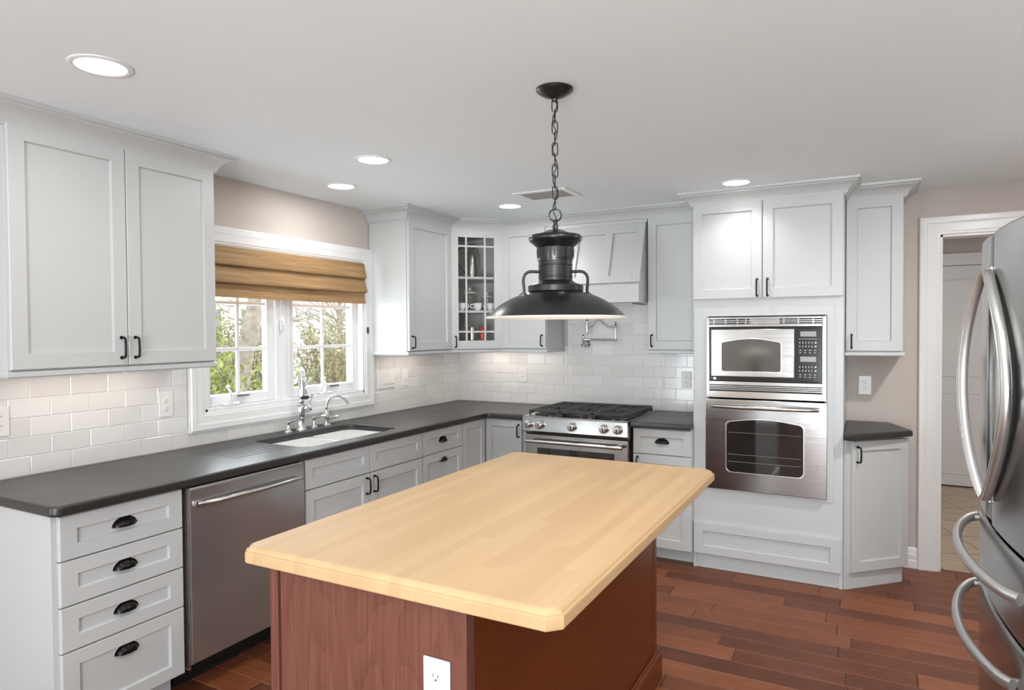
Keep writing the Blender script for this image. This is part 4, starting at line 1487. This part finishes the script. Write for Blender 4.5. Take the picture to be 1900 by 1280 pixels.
def outlet(M, u, v, n0, label, mat='plastic', decora=False, group='electrical outlets'):
    loc = M @ Vector((u, v, n0))
    t = thing('outlet', loc, label, 'outlet', group)
    mb = MB(M)
    plate(mb, u, v, 0.075, 0.122, n0)
    mb.build('cover_plate', mat, t)
    zz = n0 + 0.006
    if decora:
        r = curve_plate('receptacle', [rrect(u - 0.0165, u + 0.0165, v - 0.034, v + 0.034, 0.003)], zz - 0.002, zz + 0.002, 0.0008, mat, t, M)
        rec = [(r, v + 0.019), (r, v - 0.019)]
    else:
        rec = []
        for dv2 in (0.0195, -0.0195):
            ol = []
            for k in range(24):
                a = 2 * pi * k / 24
                ol.append((u + max(-0.0165, min(0.0165, 0.0195 * cos(a))), v + dv2 + 0.0150 * sin(a)))
            r = curve_plate('receptacle', [ol], zz - 0.002, zz + 0.002, 0.0008, mat, t, M)
            rec.append((r, v + dv2))
    for r, vv in rec:
        s_ = MB(M)
        s_.box(u - 0.0075, u - 0.0055, vv - 0.001, vv + 0.007, zz + 0.0015, zz + 0.0023)
        s_.box(u + 0.0055, u + 0.0075, vv - 0.001, vv + 0.006, zz + 0.0015, zz + 0.0023)
        s_.tube([(u, vv - 0.0070, zz + 0.0015), (u, vv - 0.0070, zz + 0.0023)], 0.0026, 10)
        s_.build('slots', 'slot', r, 0)
    if not decora:
        MB(M).tube([(u, v, zz - 0.001), (u, v, zz + 0.001)], 0.003, 10).build('screw', 'plastic', t)


outlet(LEFT(0), -3.474, 1.155, 0.0088, 'white outlet on the tiled wall at the far left edge of the photo')
outlet(LEFT(0), -2.744, 1.152, 0.0088, 'white outlet on the tiled wall left of the window casing')
outlet(BACK(0), 0.627, 1.155, 0.0088, 'white outlet on the tile left of the range, below the corner cabinets')
outlet(BACK(0), 1.968, 1.148, 0.0088, 'white outlet on the tile right of the range, near the oven tower')
outlet(BACK(0), 3.116, 1.147, 0.0004, 'white outlet on the taupe wall above the small end counter')

t = thing('light_switch', (0.0088, -1.0, 1.158), 'wide white switch plate with four controls at the right of the window', 'switch')
M = LEFT(0)
MB(M).box(-1.108, -0.905, 1.098, 1.218, 0.0088, 0.0148, 0.003, 3).build('cover_plate', 'plastic', t)
for i, u in enumerate((-1.076, -1.030, -0.984, -0.938)):
    MB(M).box(u - 0.0165, u + 0.0165, 1.124, 1.192, 0.0140, 0.0175 if i else 0.0165, 0.002).build('rocker', 'plastic', t)
    if i:
        MB(M).box(u - 0.014, u + 0.014, 1.128, 1.152, 0.0165, 0.0215, 0.003).build('rocker_lip', 'plastic', t)
t = thing('light_switch', (0.0088, -0.78, 1.16), 'narrow single white switch plate beside the four-control plate', 'switch')
MB(M).box(-0.818, -0.744, 1.098, 1.222, 0.0088, 0.0148, 0.003, 3).build('cover_plate', 'plastic', t)
MB(M).box(-0.797, -0.765, 1.126, 1.194, 0.0140, 0.0170, 0.002).build('rocker', 'plastic', t)
MB(M).lathe([(0.003, 0.016), (0.003, 0.0178), (0.002, 0.018)], (-0.781, 1.140, 0), n=12).build('indicator', 'slot', t)

# ------------------------------------------------------------------ island
IX0, IX1, IY0, IY1, IZ0, IZ1 = 1.624, 2.576, -3.636, -2.046, 0.893, 0.934
ch = 0.028


def clip_rect(i):
    a, b, c, d = IX0 + i, IX1 - i, IY0 + i, IY1 - i
    k = ch - 0.35 * i
    return [(a + k, c), (b - k, c), (b, c + k), (b, d - k), (b - k, d), (a + k, d), (a, d - k), (a, c + k)]


mb = MB()
prof = [(0.010, IZ0 - 0.004), (0.003, IZ0 - 0.003), (0.0, IZ0 + 0.002), (0.0, IZ1 - 0.018), (0.002, IZ1 - 0.014), (0.007, IZ1 - 0.0125), (0.008, IZ1 - 0.009), (0.011, IZ1 - 0.004), (0.016, IZ1 - 0.001), (0.020, IZ1)]
mb.loft([[(x, y, z) for x, y in clip_rect(i)] for i, z in prof])
isl_top = single(mb, 'butcher_block_top', 'butcher', (2.1, -2.85, IZ0), 'pale maple butcher block worktop with moulded edge on the island', 'worktop')
mb = MB(frame((IX0 + ch / 2 + 0.0005, IY0 + ch / 2 - 0.0005, 0), (1, -1, 0), (-1, -1, 0)))
mb.box(0.011, 0.014, IZ0 + 0.002, IZ0 + 0.020, -0.001, 0.0012)
mb.build('slot', 'slot', isl_top)

t = thing('kitchen_island', (2.03, -2.85, 0), 'cherry wood island cabinet under the butcher block top', 'island')
BX0, BX1, BY0, BY1 = 1.704, 2.330, -3.594, -2.075
BZ = IZ0 - 0.005
MB().box(BX0 + 0.012, BX1 - 0.012, BY0 + 0.012, BY1 - 0.012, 0.0, BZ).build('body', 'cherry_d', t)
MB().box(BX0 + 0.034, BX1 - 0.024, BY0, BY0 + 0.0118, 0.0, BZ, 0.001).build('end_panel', 'cherry', t)
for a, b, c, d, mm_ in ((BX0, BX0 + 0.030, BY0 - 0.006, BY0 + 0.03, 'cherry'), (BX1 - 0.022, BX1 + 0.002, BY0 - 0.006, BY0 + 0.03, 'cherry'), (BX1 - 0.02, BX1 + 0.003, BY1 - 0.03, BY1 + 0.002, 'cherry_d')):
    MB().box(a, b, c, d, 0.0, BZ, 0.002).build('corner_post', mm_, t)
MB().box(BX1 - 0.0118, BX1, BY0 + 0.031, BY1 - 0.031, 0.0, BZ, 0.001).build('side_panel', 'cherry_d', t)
MB().box(BX0, BX0 + 0.0118, BY0 + 0.031, BY1 - 0.001, 0.0, BZ, 0.001).build('side_panel', 'cherry', t)
mb = MB()
pr = [(0.004, 0.0), (0.019, 0.0), (0.019, 0.105), (0.016, 0.112), (0.009, 0.118), (0.008, 0.126), (0.0035, 0.130)]
mb.sweep([(d, h) for d, h in pr], [(BX1, BY0 - 0.006), (BX1, BY1 + 0.03)], [(1, 0), (1, 0)])
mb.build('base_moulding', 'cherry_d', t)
outlet(BACK(BY0), 2.248, 0.690, 0.0004, 'bluish white outlet on the cherry end panel of the island', 'plastic_b', True)

# ------------------------------------------------------------------ pendant
PX, PY = 2.145, -2.692
t = thing('pendant_lamp', (PX, PY, CEIL), 'dark bronze industrial pendant lamp on a chain over the island', 'pendant lamp')
MB().lathe([(0.066, 0.0), (0.066, -0.006), (0.060, -0.012), (0.040, -0.024), (0.018, -0.032), (0.010, -0.036), (0.008, -0.044), (0.003, -0.046)], (PX, PY, CEIL - 0.0005)).build('canopy', 'pend', t)
# chain
zt = CEIL - 0.040
zb = 1.945
NL = 10
pit = (zt - zb) / NL


def link(z, a, L, w, r, rot):
    pts = []
    for k in range(20):
        q = 2 * pi * k / 20
        px_ = w * cos(q)
        pz = (L / 2 - w) * (1 if sin(q) > 1e-6 else -1 if sin(q) < -1e-6 else 0) + w * sin(q)
        pts.append((PX + px_ * cos(rot), PY + px_ * sin(rot), z + pz))
    return pts


for i in range(NL):
    z = zt - pit * (i + 0.5)
    MB().tube(link(z, 0, pit + 0.0085, 0.0098, 0.0020, radians(28 + (90 if i % 2 else 0) + 6 * sin(i))), 0.0021, 8, closed=True).build('chain_link', 'pend', t)
cd = []
for k in range(120):
    q = k / 119
    cd.append((PX + 0.0075 * sin(q * 26), PY + 0.0075 * cos(q * 26), zt - (zt - 1.90) * q))
MB().tube(cd, 0.0018, 6).build('cord', 'blackp', t)
rg = [(PX + 0.0215 * cos(2 * pi * k / 28) * cos(radians(28)), PY + 0.0215 * cos(2 * pi * k / 28) * sin(radians(28)), 1.923 + 0.0215 * sin(2 * pi * k / 28)) for k in range(28)]
MB().tube(rg, 0.0027, 8, closed=True).build('ring', 'pend', t)
MB().lathe([(0.006, 1.907), (0.009, 1.900), (0.007, 1.893), (0.011, 1.886), (0.010, 1.874), (0.013, 1.868)], (PX, PY, 0), n=24).build('finial', 'pend', t)
MB().lathe([(0.012, 1.871), (0.030, 1.868), (0.050, 1.859), (0.070, 1.853), (0.090, 1.850), (0.0955, 1.843), (0.096, 1.836), (0.092, 1.829), (0.078, 1.818), (0.066, 1.808), (0.062, 1.802)], (PX, PY, 0), n=56).build('cap', 'pend', t)
mb = MB()
mb.lathe([(0.0665, 1.806), (0.0665, 1.795), (0.065, 1.770), (0.063, 1.766), (0.0625, 1.760)], (PX, PY, 0), n=56)
vn = mb.build('vent_collar', 'pend', t)
mb = MB()
for k in range(26):
    q = 2 * pi * k / 26
    M = Matrix.Translation((PX, PY, 0)) @ Matrix.Rotation(q, 4, 'Z')
    mb.add([(0.0662, -0.0024, 1.772), (0.0662, 0.0024, 1.772), (0.0676, 0.0024, 1.800), (0.0676, -0.0024, 1.800), (0.06, -0.0024, 1.772), (0.06, 0.0024, 1.772), (0.06, 0.0024, 1.800), (0.06, -0.0024, 1.800)],
           [(0, 1, 2, 3), (4, 7, 6, 5), (0, 4, 5, 1), (3, 2, 6, 7), (0, 3, 7, 4), (1, 5, 6, 2)], M)
mb.build('vent_slots', 'slot', vn, 0)
MB().lathe([(0.0605, 1.762), (0.0605, 1.747), (0.0618, 1.7455), (0.0618, 1.7430), (0.0605, 1.7415), (0.0605, 1.706), (0.0618, 1.7045), (0.0618, 1.7020), (0.0605, 1.7005), (0.0605, 1.690), (0.068, 1.684), (0.080, 1.678), (0.091, 1.674), (0.096, 1.671)], (PX, PY, 0), n=56).build('neck', 'pend', t)
MB().lathe([(0.096, 1.673), (0.0985, 1.670), (0.0985, 1.652), (0.095, 1.648), (0.088, 1.647)], (PX, PY, 0), n=56).build('collar', 'pend', t)
sh = [(0.085, 1.6515), (0.100, 1.648), (0.125, 1.6405), (0.150, 1.631), (0.175, 1.6185), (0.200, 1.603), (0.220, 1.588), (0.235, 1.5745), (0.244, 1.566), (0.2485, 1.5625)]
MB().lathe(sh + [(0.2485, 1.5610), (0.246, 1.5610)], (PX, PY, 0), n=72, cap0=False, cap1=False).build('shade', 'pend', t)
inn = [(0.2488, 1.5622), (0.2488, 1.5560), (0.2455, 1.5560)] + [(r - 0.004, z - 0.004) for r, z in sh[::-1][1:]]
MB().lathe(inn, (PX, PY, 0), n=72, cap0=False, cap1=True).build('reflector', 'pend_in', t)
for ang in (28.2, 208.2):
    q = radians(ang)
    ca, sa = cos(q), -sin(q) * -1
    arm = smooth_path([(0.058, 1.722), (0.090, 1.7235), (0.104, 1.718), (0.115, 1.705), (0.118, 1.686), (0.116, 1.660), (0.117, 1.648), (0.130, 1.637)], 6)  if False else [(r, z) for r, z in ((0.056, 1.722), (0.075, 1.7225), (0.090, 1.723), (0.100, 1.720), (0.109, 1.713), (0.114, 1.702), (0.1155, 1.690), (0.114, 1.672), (0.1125, 1.655), (0.1135, 1.648), (0.120, 1.642), (0.131, 1.636))]
    MB().tube([(PX + r * ca, PY + r * -sa * -1 if False else PY + r * sin(q), z) for r, z in arm], [0.0052] * 9 + [0.005, 0.0045, 0.004], 10).build('arm', 'pend', t)
MB().sphere((PX, PY, 1.612), 0.028, 0.034).build('bulb', 'bulb', t)
pl_ = bpy.data.lights.new('pendant_bulb', 'POINT')
pl_.energy = 1.2
pl_.color = (1.0, 0.93, 0.84)
pl_.shadow_soft_size = 0.03
po_ = bpy.data.objects.new('pendant_bulb', pl_)
COL.objects.link(po_)
po_.location = (PX, PY, 1.572)

# ------------------------------------------------------------------ recessed lights (with their own light)
lights = [((0.958, -3.589), 'recessed ceiling light nearest the camera, above the large left wall cabinet', 4),
          ((0.953, -2.255), 'recessed ceiling light in front of the window, right of the one near the wall', 4),
          ((0.399, -1.881), 'recessed ceiling light close to the window wall, above the sink', 4),
          ((0.962, -0.836), 'recessed ceiling light left of the ceiling vent, before the corner cabinets', 4),
          ((2.451, -0.816), 'recessed ceiling light just in front of the oven tower crown', 1.9)]
for (lx, ly), lb, pw in lights:
    t = thing('recessed_light', (lx, ly, CEIL), lb, 'ceiling light', 'recessed ceiling lights')
    MB().lathe([(0.092, 0.0), (0.092, -0.003), (0.088, -0.005), (0.078, -0.006), (0.074, -0.004), (0.074, 0.0)], (lx, ly, CEIL - 0.0003), n=48, cap0=False, cap1=False).build('trim_ring', 'trim', t)
    MB().lathe([(0.075, -0.0028), (0.004, -0.0040)], (lx, ly, CEIL), n=40, cap0=False).build('lens', 'lamp', t)
    area('recessed_lamp', (lx, ly, CEIL - 0.012), (0, 0, 0), 0.13, 0.13, pw, (1.0, 0.975, 0.945), 'DISK', radians(120) if lx > 2 else None)
# unseen cans added to lift the light; doorway one inferred from wall shadow
trim_n = 3
for (lx, ly, pw) in ((3.05, -3.45, 14), (3.88, -1.45, 24), (0.95, -5.2, 4), (3.6, -4.6, 6), (1.75, -5.85, 9), (0.95, -6.6, 4), (3.6, -6.6, 4)):
    area('recessed_lamp', (lx, ly, CEIL - 0.012), (0, 0, 0), 0.13, 0.13, pw, (1.0, 0.975, 0.945), 'DISK')
    trim_n += 1
    struct(MB().lathe([(0.092, 0.0), (0.092, -0.003), (0.088, -0.005), (0.078, -0.006), (0.070, -0.004), (0.070, 0.0)], (lx, ly, CEIL - 0.0003), n=40, cap0=False, cap1=False).build('trim_%d' % trim_n, 'trim'))
    trim_n += 1
    struct(MB().lathe([(0.071, -0.0028), (0.004, -0.0040)], (lx, ly, CEIL), n=40, cap0=False).build('trim_%d' % trim_n, 'lamp'))
# under-cabinet strips and the hall light
for (x, y, sx, sy, pw) in ((0.16, -3.14, 0.05, 0.62, 1.0), (0.16, -0.86, 0.05, 0.40, 0.8), (0.42, -0.14, 0.40, 0.05, 0.7), (0.8, -0.16, 0.25, 0.05, 0.35)):
    area('under_cabinet_strip', (x, y, 1.360), (0, 0, 0), sx, sy, pw, (1.0, 0.86, 0.74))
area('hall_lamp', (3.9, 1.2, 2.42), (0, 0, 0), 0.5, 0.5, 10, (1.0, 0.95, 0.9))

# ceiling vent
t = thing('ceiling_vent', (1.36, -1.06, CEIL), 'white slatted air vent in the ceiling near the corner cabinets', 'vent')
vx0, vx1, vy0, vy1 = 1.17, 1.53, -1.20, -0.915
M = Matrix.Translation((0, 0, 0))
curve_plate('frame', [[(vx0, vy0), (vx0, vy1), (vx1, vy1), (vx1, vy0)][::-1], [(vx0 + 0.035, vy0 + 0.035), (vx0 + 0.035, vy1 - 0.035), (vx1 - 0.035, vy1 - 0.035), (vx1 - 0.035, vy0 + 0.035)]], CEIL - 0.008, CEIL - 0.0005, 0.002, 'trim', t)
MB().box(vx0 + 0.03, vx1 - 0.03, vy0 + 0.03, vy1 - 0.03, CEIL - 0.0015, CEIL - 0.0005).build('duct_opening', 'vent_dark', t, 0)
for k in range(8):
    y = vy0 + 0.048 + k * (vy1 - vy0 - 0.096) / 7
    mb = MB()
    mb.loft([[(xx, y - 0.006, CEIL - 0.0022), (xx, y + 0.004, CEIL - 0.0065), (xx, y + 0.005, CEIL - 0.0058), (xx, y - 0.005, CEIL - 0.0016)] for xx in (vx0 + 0.034, vx1 - 0.034)])
    mb.build('slat', 'slat', t, 0)

# ------------------------------------------------------------------ door casing, baseboard, hall door
CAS2 = [(0.0, 0.0), (0.010, 0.0), (0.014, 0.006), (0.014, 0.018), (0.018, 0.024), (0.018, 0.060), (0.023, 0.070), (0.027, 0.082), (0.027, 0.106), (0.022, 0.112), (0.0, 0.112)]
mb = MB(BACK(0))
loops = []
for (su, sv) in ((0, 0), (0, 1), (1, 1), (1, 0)):
    loops.append([((DX1 + a if su else DX0 - a), (DZ + a if sv else 0.0), o + 0.0003) for o, a in CAS2])
mb.loft(loops, True, True, True)
for (a, b, c, d) in ((DX0 - 0.012, DX0 + 0.012, 0.0, DZ), (DX1 - 0.012, DX1 + 0.012, 0, DZ), (DX0, DX1, DZ - 0.012, DZ + 0.012)):
    mb.box(a, b, c, d, -0.125, 0.002)
o = mb.build('trim_3', 'trim')
struct(o)
BASE = [(0.0, 0.0), (0.016, 0.0), (0.016, 0.045), (0.012, 0.055), (0.014, 0.062), (0.014, 0.090), (0.009, 0.100), (0.011, 0.106), (0.007, 0.122), (0.0, 0.130)]
struct(MB().sweep([(d, h) for d, h in BASE], [(AX1 - 0.01, -0.0005), (DX0 - 0.112, -0.0005)], [(0, -1), (0, -1)]).build('baseboard_back', 'trim'))
hd = bpy.data.objects.new('door_1', None)
COL.objects.link(hd)
hd.location = (4.1, HY, 0)
struct(hd)
HM = BACK(HY - 0.002)
hx0, hx1, hz = 3.50, 4.30, 2.10
mb = MB(HM)
mb.box(hx0, hx1, 0.012, hz, -0.0, 0.018, 0.002)
for (c, d, rise) in ((1.05, 1.93, 0.05), (0.12, 0.90, 0.0)):
    a, b = hx0 + 0.115, hx1 - 0.115
    def loop(ins, out, c=c, d=d, rise=rise, a=a, b=b):
        L = [(a + ins, c + ins, out), (b - ins, c + ins, out)]
        for k in range(13):
            q = k / 12
            L.append((b - ins - (b - a - 2 * ins) * q, d - ins + rise * sin(pi * q), out))
        return L
    mb.loft([loop(-0.004, 0.018), loop(0.004, 0.0235), (loop(0.016, 0.0195)), (loop(0.03, 0.0190)), (loop(0.05, 0.0225))], True, False, True)
mb.build('door_leaf', 'trim', hd)
mb = MB(HM)
loops = []
for (su, sv) in ((0, 0), (0, 1), (1, 1), (1, 0)):
    loops.append([((hx1 + 0.005 + a if su else hx0 - 0.005 - a), (hz + 0.008 + a if sv else 0.0), o + 0.0003) for o, a in CAS2])
mb.loft(loops)
mb.build('casing', 'trim', hd)
MB(HM).box(hx0, hx1, 0.0, 0.012, 0.0, 0.015).build('door_sweep', 'slot', hd)

# ------------------------------------------------------------------ refrigerator
YS = -2.69
t = thing('refrigerator', (3.80, YS, 0), 'stainless french-door refrigerator with bowed handles at the right edge', 'refrigerator')
HWF = 0.46
KC, XC = 0.20, 3.417


def fcurve(y, zoff=0.0):
    q = y - YS
    return XC + KC * q * q


ZTOP = 1.765
MB().box(XC + 0.10, 4.16, YS - HWF + 0.004, YS + HWF - 0.004, 0.03, ZTOP - 0.02, 0.006).build('cabinet', 'steel_f', t)


def curved_panel(y0, y1, z0, z1, thick=0.07):
    mb = MB()
    n = 18
    loops = []
    for i in range(n + 1):
        y = y0 + (y1 - y0) * i / n
        e = min(i, n - i)
        rd = (0.010, 0.003, 0.0)[min(e, 2)]
        x = fcurve(y) + rd
        xb = XC + 0.098
        b = 0.006
        loops.append([(x, y, z0 + b + rd), (x + b, y, z0), (xb, y, z0), (xb, y, z1), (x + b, y, z1), (x, y, z1 - b - rd)])
    mb.loft(loops)
    return mb


for (a, b) in ((YS + 0.003, YS + HWF), (YS - HWF, YS - 0.003)):
    dr = curved_panel(a, b, 0.990, ZTOP).build('door', 'steel_f', t)
    sg = 1 if a > YS else -1
    hb = MB()
    n = 30
    loops = []
    th = 0.012 if sg > 0 else 0.010
    for i in range(n + 1):
        q = i / n
        z = 1.055 + (1.665 - 1.055) * q
        bow = sin(pi * q) ** 0.8
        yc = YS + sg * (0.020 + (0.105 if sg > 0 else 0.225) * bow)
        xo = fcurve(yc) - (0.012 + (0.040 if sg > 0 else 0.004) * bow)
        wd = 0.026
        L = []
        for (du, dx) in ((-1.0, 0.4), (-0.95, -0.4), (-0.7, -1.0), (-0.25, -1.0), (-0.2, -0.75), (0.2, -0.75), (0.25, -1.0), (0.7, -1.0), (0.95, -0.4), (1.0, 0.4), (0.8, 1.0), (-0.8, 1.0)):
            L.append((xo + dx * th, yc + du * wd, z))
        loops.append(L)
    hb.loft(loops)
    for zz in (1.062, 1.658):
        hb.box(fcurve(YS) - 0.006, fcurve(YS) + 0.004, YS + sg * 0.010, YS + sg * 0.034, zz - 0.015, zz + 0.015, 0.003)
    hb.build('handle', 'silver', dr, 50)
MB().box(XC + 0.012, XC + 0.09, YS - 0.0028, YS + 0.0028, 0.992, ZTOP - 0.004).build('door_gasket', 'plastic', t, 0)
for (z0, z1, zh, name, yc, yr) in ((0.788, 0.980, 0.905, 'drawer', -2.655, 0.38), (0.105, 0.778, 0.690, 'drawer', -2.63, 0.36)):
    dr = curved_panel(YS - HWF, YS + HWF, z0, z1).build(name, 'steel_f', t)
    hb = MB()
    pts = []
    for i in range(29):
        q = 2 * i / 28 - 1
        y = yc + yr * q
        pts.append((fcurve(y) - 0.010 - 0.052 * (1 - q * q) ** 0.6, y, zh))
    hb.tube(pts, 0.0145, 14, flat=0.8)
    for q in (-0.94, 0.94):
        y = yc + yr * q
        hb.tube([(fcurve(y) + 0.004, y, zh), (fcurve(y) - 0.020, y, zh)], 0.008, 10)
    hb.build('handle', 'silver', dr)
MB().box(XC + 0.06, XC + 0.12, YS - HWF + 0.01, YS + HWF - 0.01, 0.0, 0.10).build('kick_grille', 'blackp', t)

# ------------------------------------------------------------------ table and flowers behind the camera (mirrored in the microwave glass)
t = thing('console_table', (1.70, -6.2, 0), 'dark wooden table behind the camera seen only in the microwave reflection', 'table')
MB().box(1.2, 2.2, -6.46, -5.85, 0.72, 0.75, 0.004).build('tabletop', 'table', t)
for xx in (1.25, 2.1):
    for yy in (-6.42, -5.95):
        MB().box(xx, xx + 0.05, yy, yy + 0.05, 0, 0.72, 0.004).build('leg', 'table', t)
t = thing('flower_vase', (1.77, -6.12, 0.75), 'vase of pale cut flowers mirrored in the microwave door glass', 'flowers')
MB().lathe([(0.07, 0), (0.075, 0.02), (0.060, 0.14), (0.070, 0.22)], (1.77, -6.12, 0.7505), n=28, cap1=False).build('vase', 'blackp', t)
mb = MB()
stm = MB()
for k in range(26):
    a = random.random() * 2 * pi
    rr = 0.19 * math.sqrt(random.random())
    hz_ = 0.75 + 0.47 - 0.3 * rr + random.uniform(-0.04, 0.03)
    mb.sphere((1.77 + rr * cos(a), -6.12 + rr * sin(a), hz_), 0.050, 0.036, 10, 6)
    stm.tube([(1.77 + 0.03 * cos(a), -6.12 + 0.03 * sin(a), 0.80), (1.77 + 0.6 * rr * cos(a), -6.12 + 0.6 * rr * sin(a), 1.02), (1.77 + rr * cos(a), -6.12 + rr * sin(a), hz_ - 0.02)], 0.004, 5)
mb.build('blossoms', 'petal', t)
stm.build('stems', 'leaf', t)

# ------------------------------------------------------------------ outdoors beyond the window
struct(MB().box(-40, -0.2, -12, 40, -0.45, -0.40).build('ground', 'gravel', None, 0))


def leaf_cloud(mb, c, rad, n, size, flat=1.0):
    for _ in range(n):
        while True:
            p = Vector((random.uniform(-1, 1), random.uniform(-1, 1), random.uniform(-1, 1)))
            if p.length < 1:
                break
        p = Vector((c[0] + p.x * rad[0], c[1] + p.y * rad[1], c[2] + p.z * rad[2]))
        q = Quaternion((random.uniform(-1, 1), random.uniform(-1, 1), random.uniform(-1, 1), random.uniform(-1, 1))).normalized()
        s_ = size * random.uniform(0.6, 1.4)
        vs = [p + q @ Vector(v) for v in ((-s_, 0, 0), (0, s_ * 0.45, s_ * 0.15), (s_, 0, 0), (0, -s_ * 0.45, s_ * 0.15))]
        mb.add(vs, [(0, 1, 2, 3)])


def shrub(c, h, r, label, leaf, n, size=0.035, stems=40):
    t = thing('shrub', c, label, 'shrub', 'shrubs outside the window')
    st = MB()
    lf = MB()
    for k in range(stems):
        a = random.random() * 2 * pi
        rr = r * random.uniform(0.2, 1.0)
        tip = Vector((c[0] + rr * cos(a), c[1] + rr * sin(a), c[2] + h * random.uniform(0.6, 1.0)))
        base = Vector((c[0] + 0.3 * rr * cos(a), c[1] + 0.3 * rr * sin(a), c[2]))
        midp = (base + tip) / 2 + Vector((random.uniform(-0.05, 0.05), random.uniform(-0.05, 0.05), 0))
        st.tube([base, midp, tip], [0.012, 0.008, 0.003], 5)
        for j in range(n // stems):
            q = random.uniform(0.25, 1.05)
            p = base.lerp(tip, q)
            leaf_cloud(lf, p, (0.11, 0.11, 0.10), 1, size)
    st.build('stems', 'twig', t)
    lf.build('leaves', leaf, t, 0, recalc=False)


def tree(c, pts, r0, label, nb=14, spread=1.5):
    t = thing('tree', c, label, 'tree', 'bare trees outside the window')
    P = smooth_path([(c[0] + p[0], c[1] + p[1], c[2] + p[2]) for p in pts], 6)
    n = len(P)
    MB().tube(P, [r0 * (1 - 0.6 * i / n) for i in range(n)], 12).build('trunk', 'bark', t)
    br = MB()
    for k in range(nb):
        b = P[int(n * random.uniform(0.4, 0.98))]
        d = Vector((random.uniform(-1, 1), random.uniform(-1, 1), random.uniform(0.1, 0.9))).normalized()
        L = random.uniform(0.6, 1.0) * spread
        pts2 = [b, b + d * L * 0.4 + Vector((0, 0, 0.05)), b + d * L * 0.75 + Vector((random.uniform(-.1, .1), random.uniform(-.1, .1), -0.02)), b + d * L]
        br.tube(smooth_path(pts2, 3), [r0 * 0.22] * 3 + [r0 * 0.14] * 3 + [r0 * 0.07] * 4, 5)
        for j in range(3):
            b2 = pts2[1].lerp(pts2[3], random.random())
            d2 = (d + Vector((random.uniform(-1, 1), random.uniform(-1, 1), random.uniform(-0.4, 0.6)))).normalized()
            br.tube([b2, b2 + d2 * L * 0.25, b2 + d2 * L * 0.5 + Vector((0, 0, 0.04))], [r0 * 0.08, r0 * 0.06, r0 * 0.03], 4)
    br.build('branches', 'bark', t)


G0 = -0.40
tree((-3.2, 0.25, G0), [(0, 0, 0), (0.05, 0.05, 1.2), (0.1, 0.22, 2.2), (0.1, 0.55, 3.6), (0.1, 0.8, 5.0)], 0.115, 'leaning bare tree trunk seen through the left window sash', 12, 1.4)
tree((-4.4, 0.85, G0), [(0, 0, 0), (0, 0.25, 0.9), (0, 0.75, 1.9), (0, 1.4, 2.9)], 0.13, 'second trunk forking off low to the left, outside the left sash', 8, 1.0)
tree((-8.5, 7.6, G0), [(0, 0, 0), (0.1, 0, 1.2), (0, 0.1, 2.4), (0, 0.3, 4.0)], 0.09, 'thin pale bare tree with many branches outside the right sash', 60, 2.2)
shrubs = [((-1.9, -1.05, G0), 1.75, 0.36, 'green shrub just outside the lower left of the window', 'leaf', 3200),
          ((-2.0, -0.15, G0), 1.6, 0.34, 'green shrub outside the centre of the window', 'leaf', 2400),
          ((-2.0, 0.75, G0), 1.85, 0.34, 'thin leafy shrub outside the lower right sash', 'leaf_dry', 1500),
          ((-7.3, 3.5, G0), 2.4, 0.8, 'bushy bright green shrub behind the trunks, outside the left sash', 'leaf', 4200),
          ((-5.2, 2.3, G0), 2.1, 0.6, 'olive shrub behind the leaning tree', 'leaf_dry', 4000),
          ((-6.3, 5.3, G0), 2.3, 1.1, 'pale olive hedge shrub far behind the right sash', 'leaf_dry', 6500)]
for s_ in shrubs:
    shrub(*s_)
t = thing('neighbour_house', (-16, 9, G0), 'pale house with small windows far beyond the garden', 'house')
MB().box(-20, -16, 2.0, 16, G0, 5.5).build('walls', 'siding', t, 0)
MB().loft([[(-20.3, y, 5.5), (-15.6, y, 5.5), (-18, y, 7.3)] for y in (1.7, 16.3)]).build('roof', 'siding', t, 0)
for yy in (5.2, 6.6, 8.0, 9.4, 11.0):
    for zz in (1.3, 3.2):
        MB().box(-16.0, -15.94, yy, yy + 0.7, zz, zz + 1.0).build('window', 'winpane', t, 0)

# ------------------------------------------------------------------ world bounds check helpers end
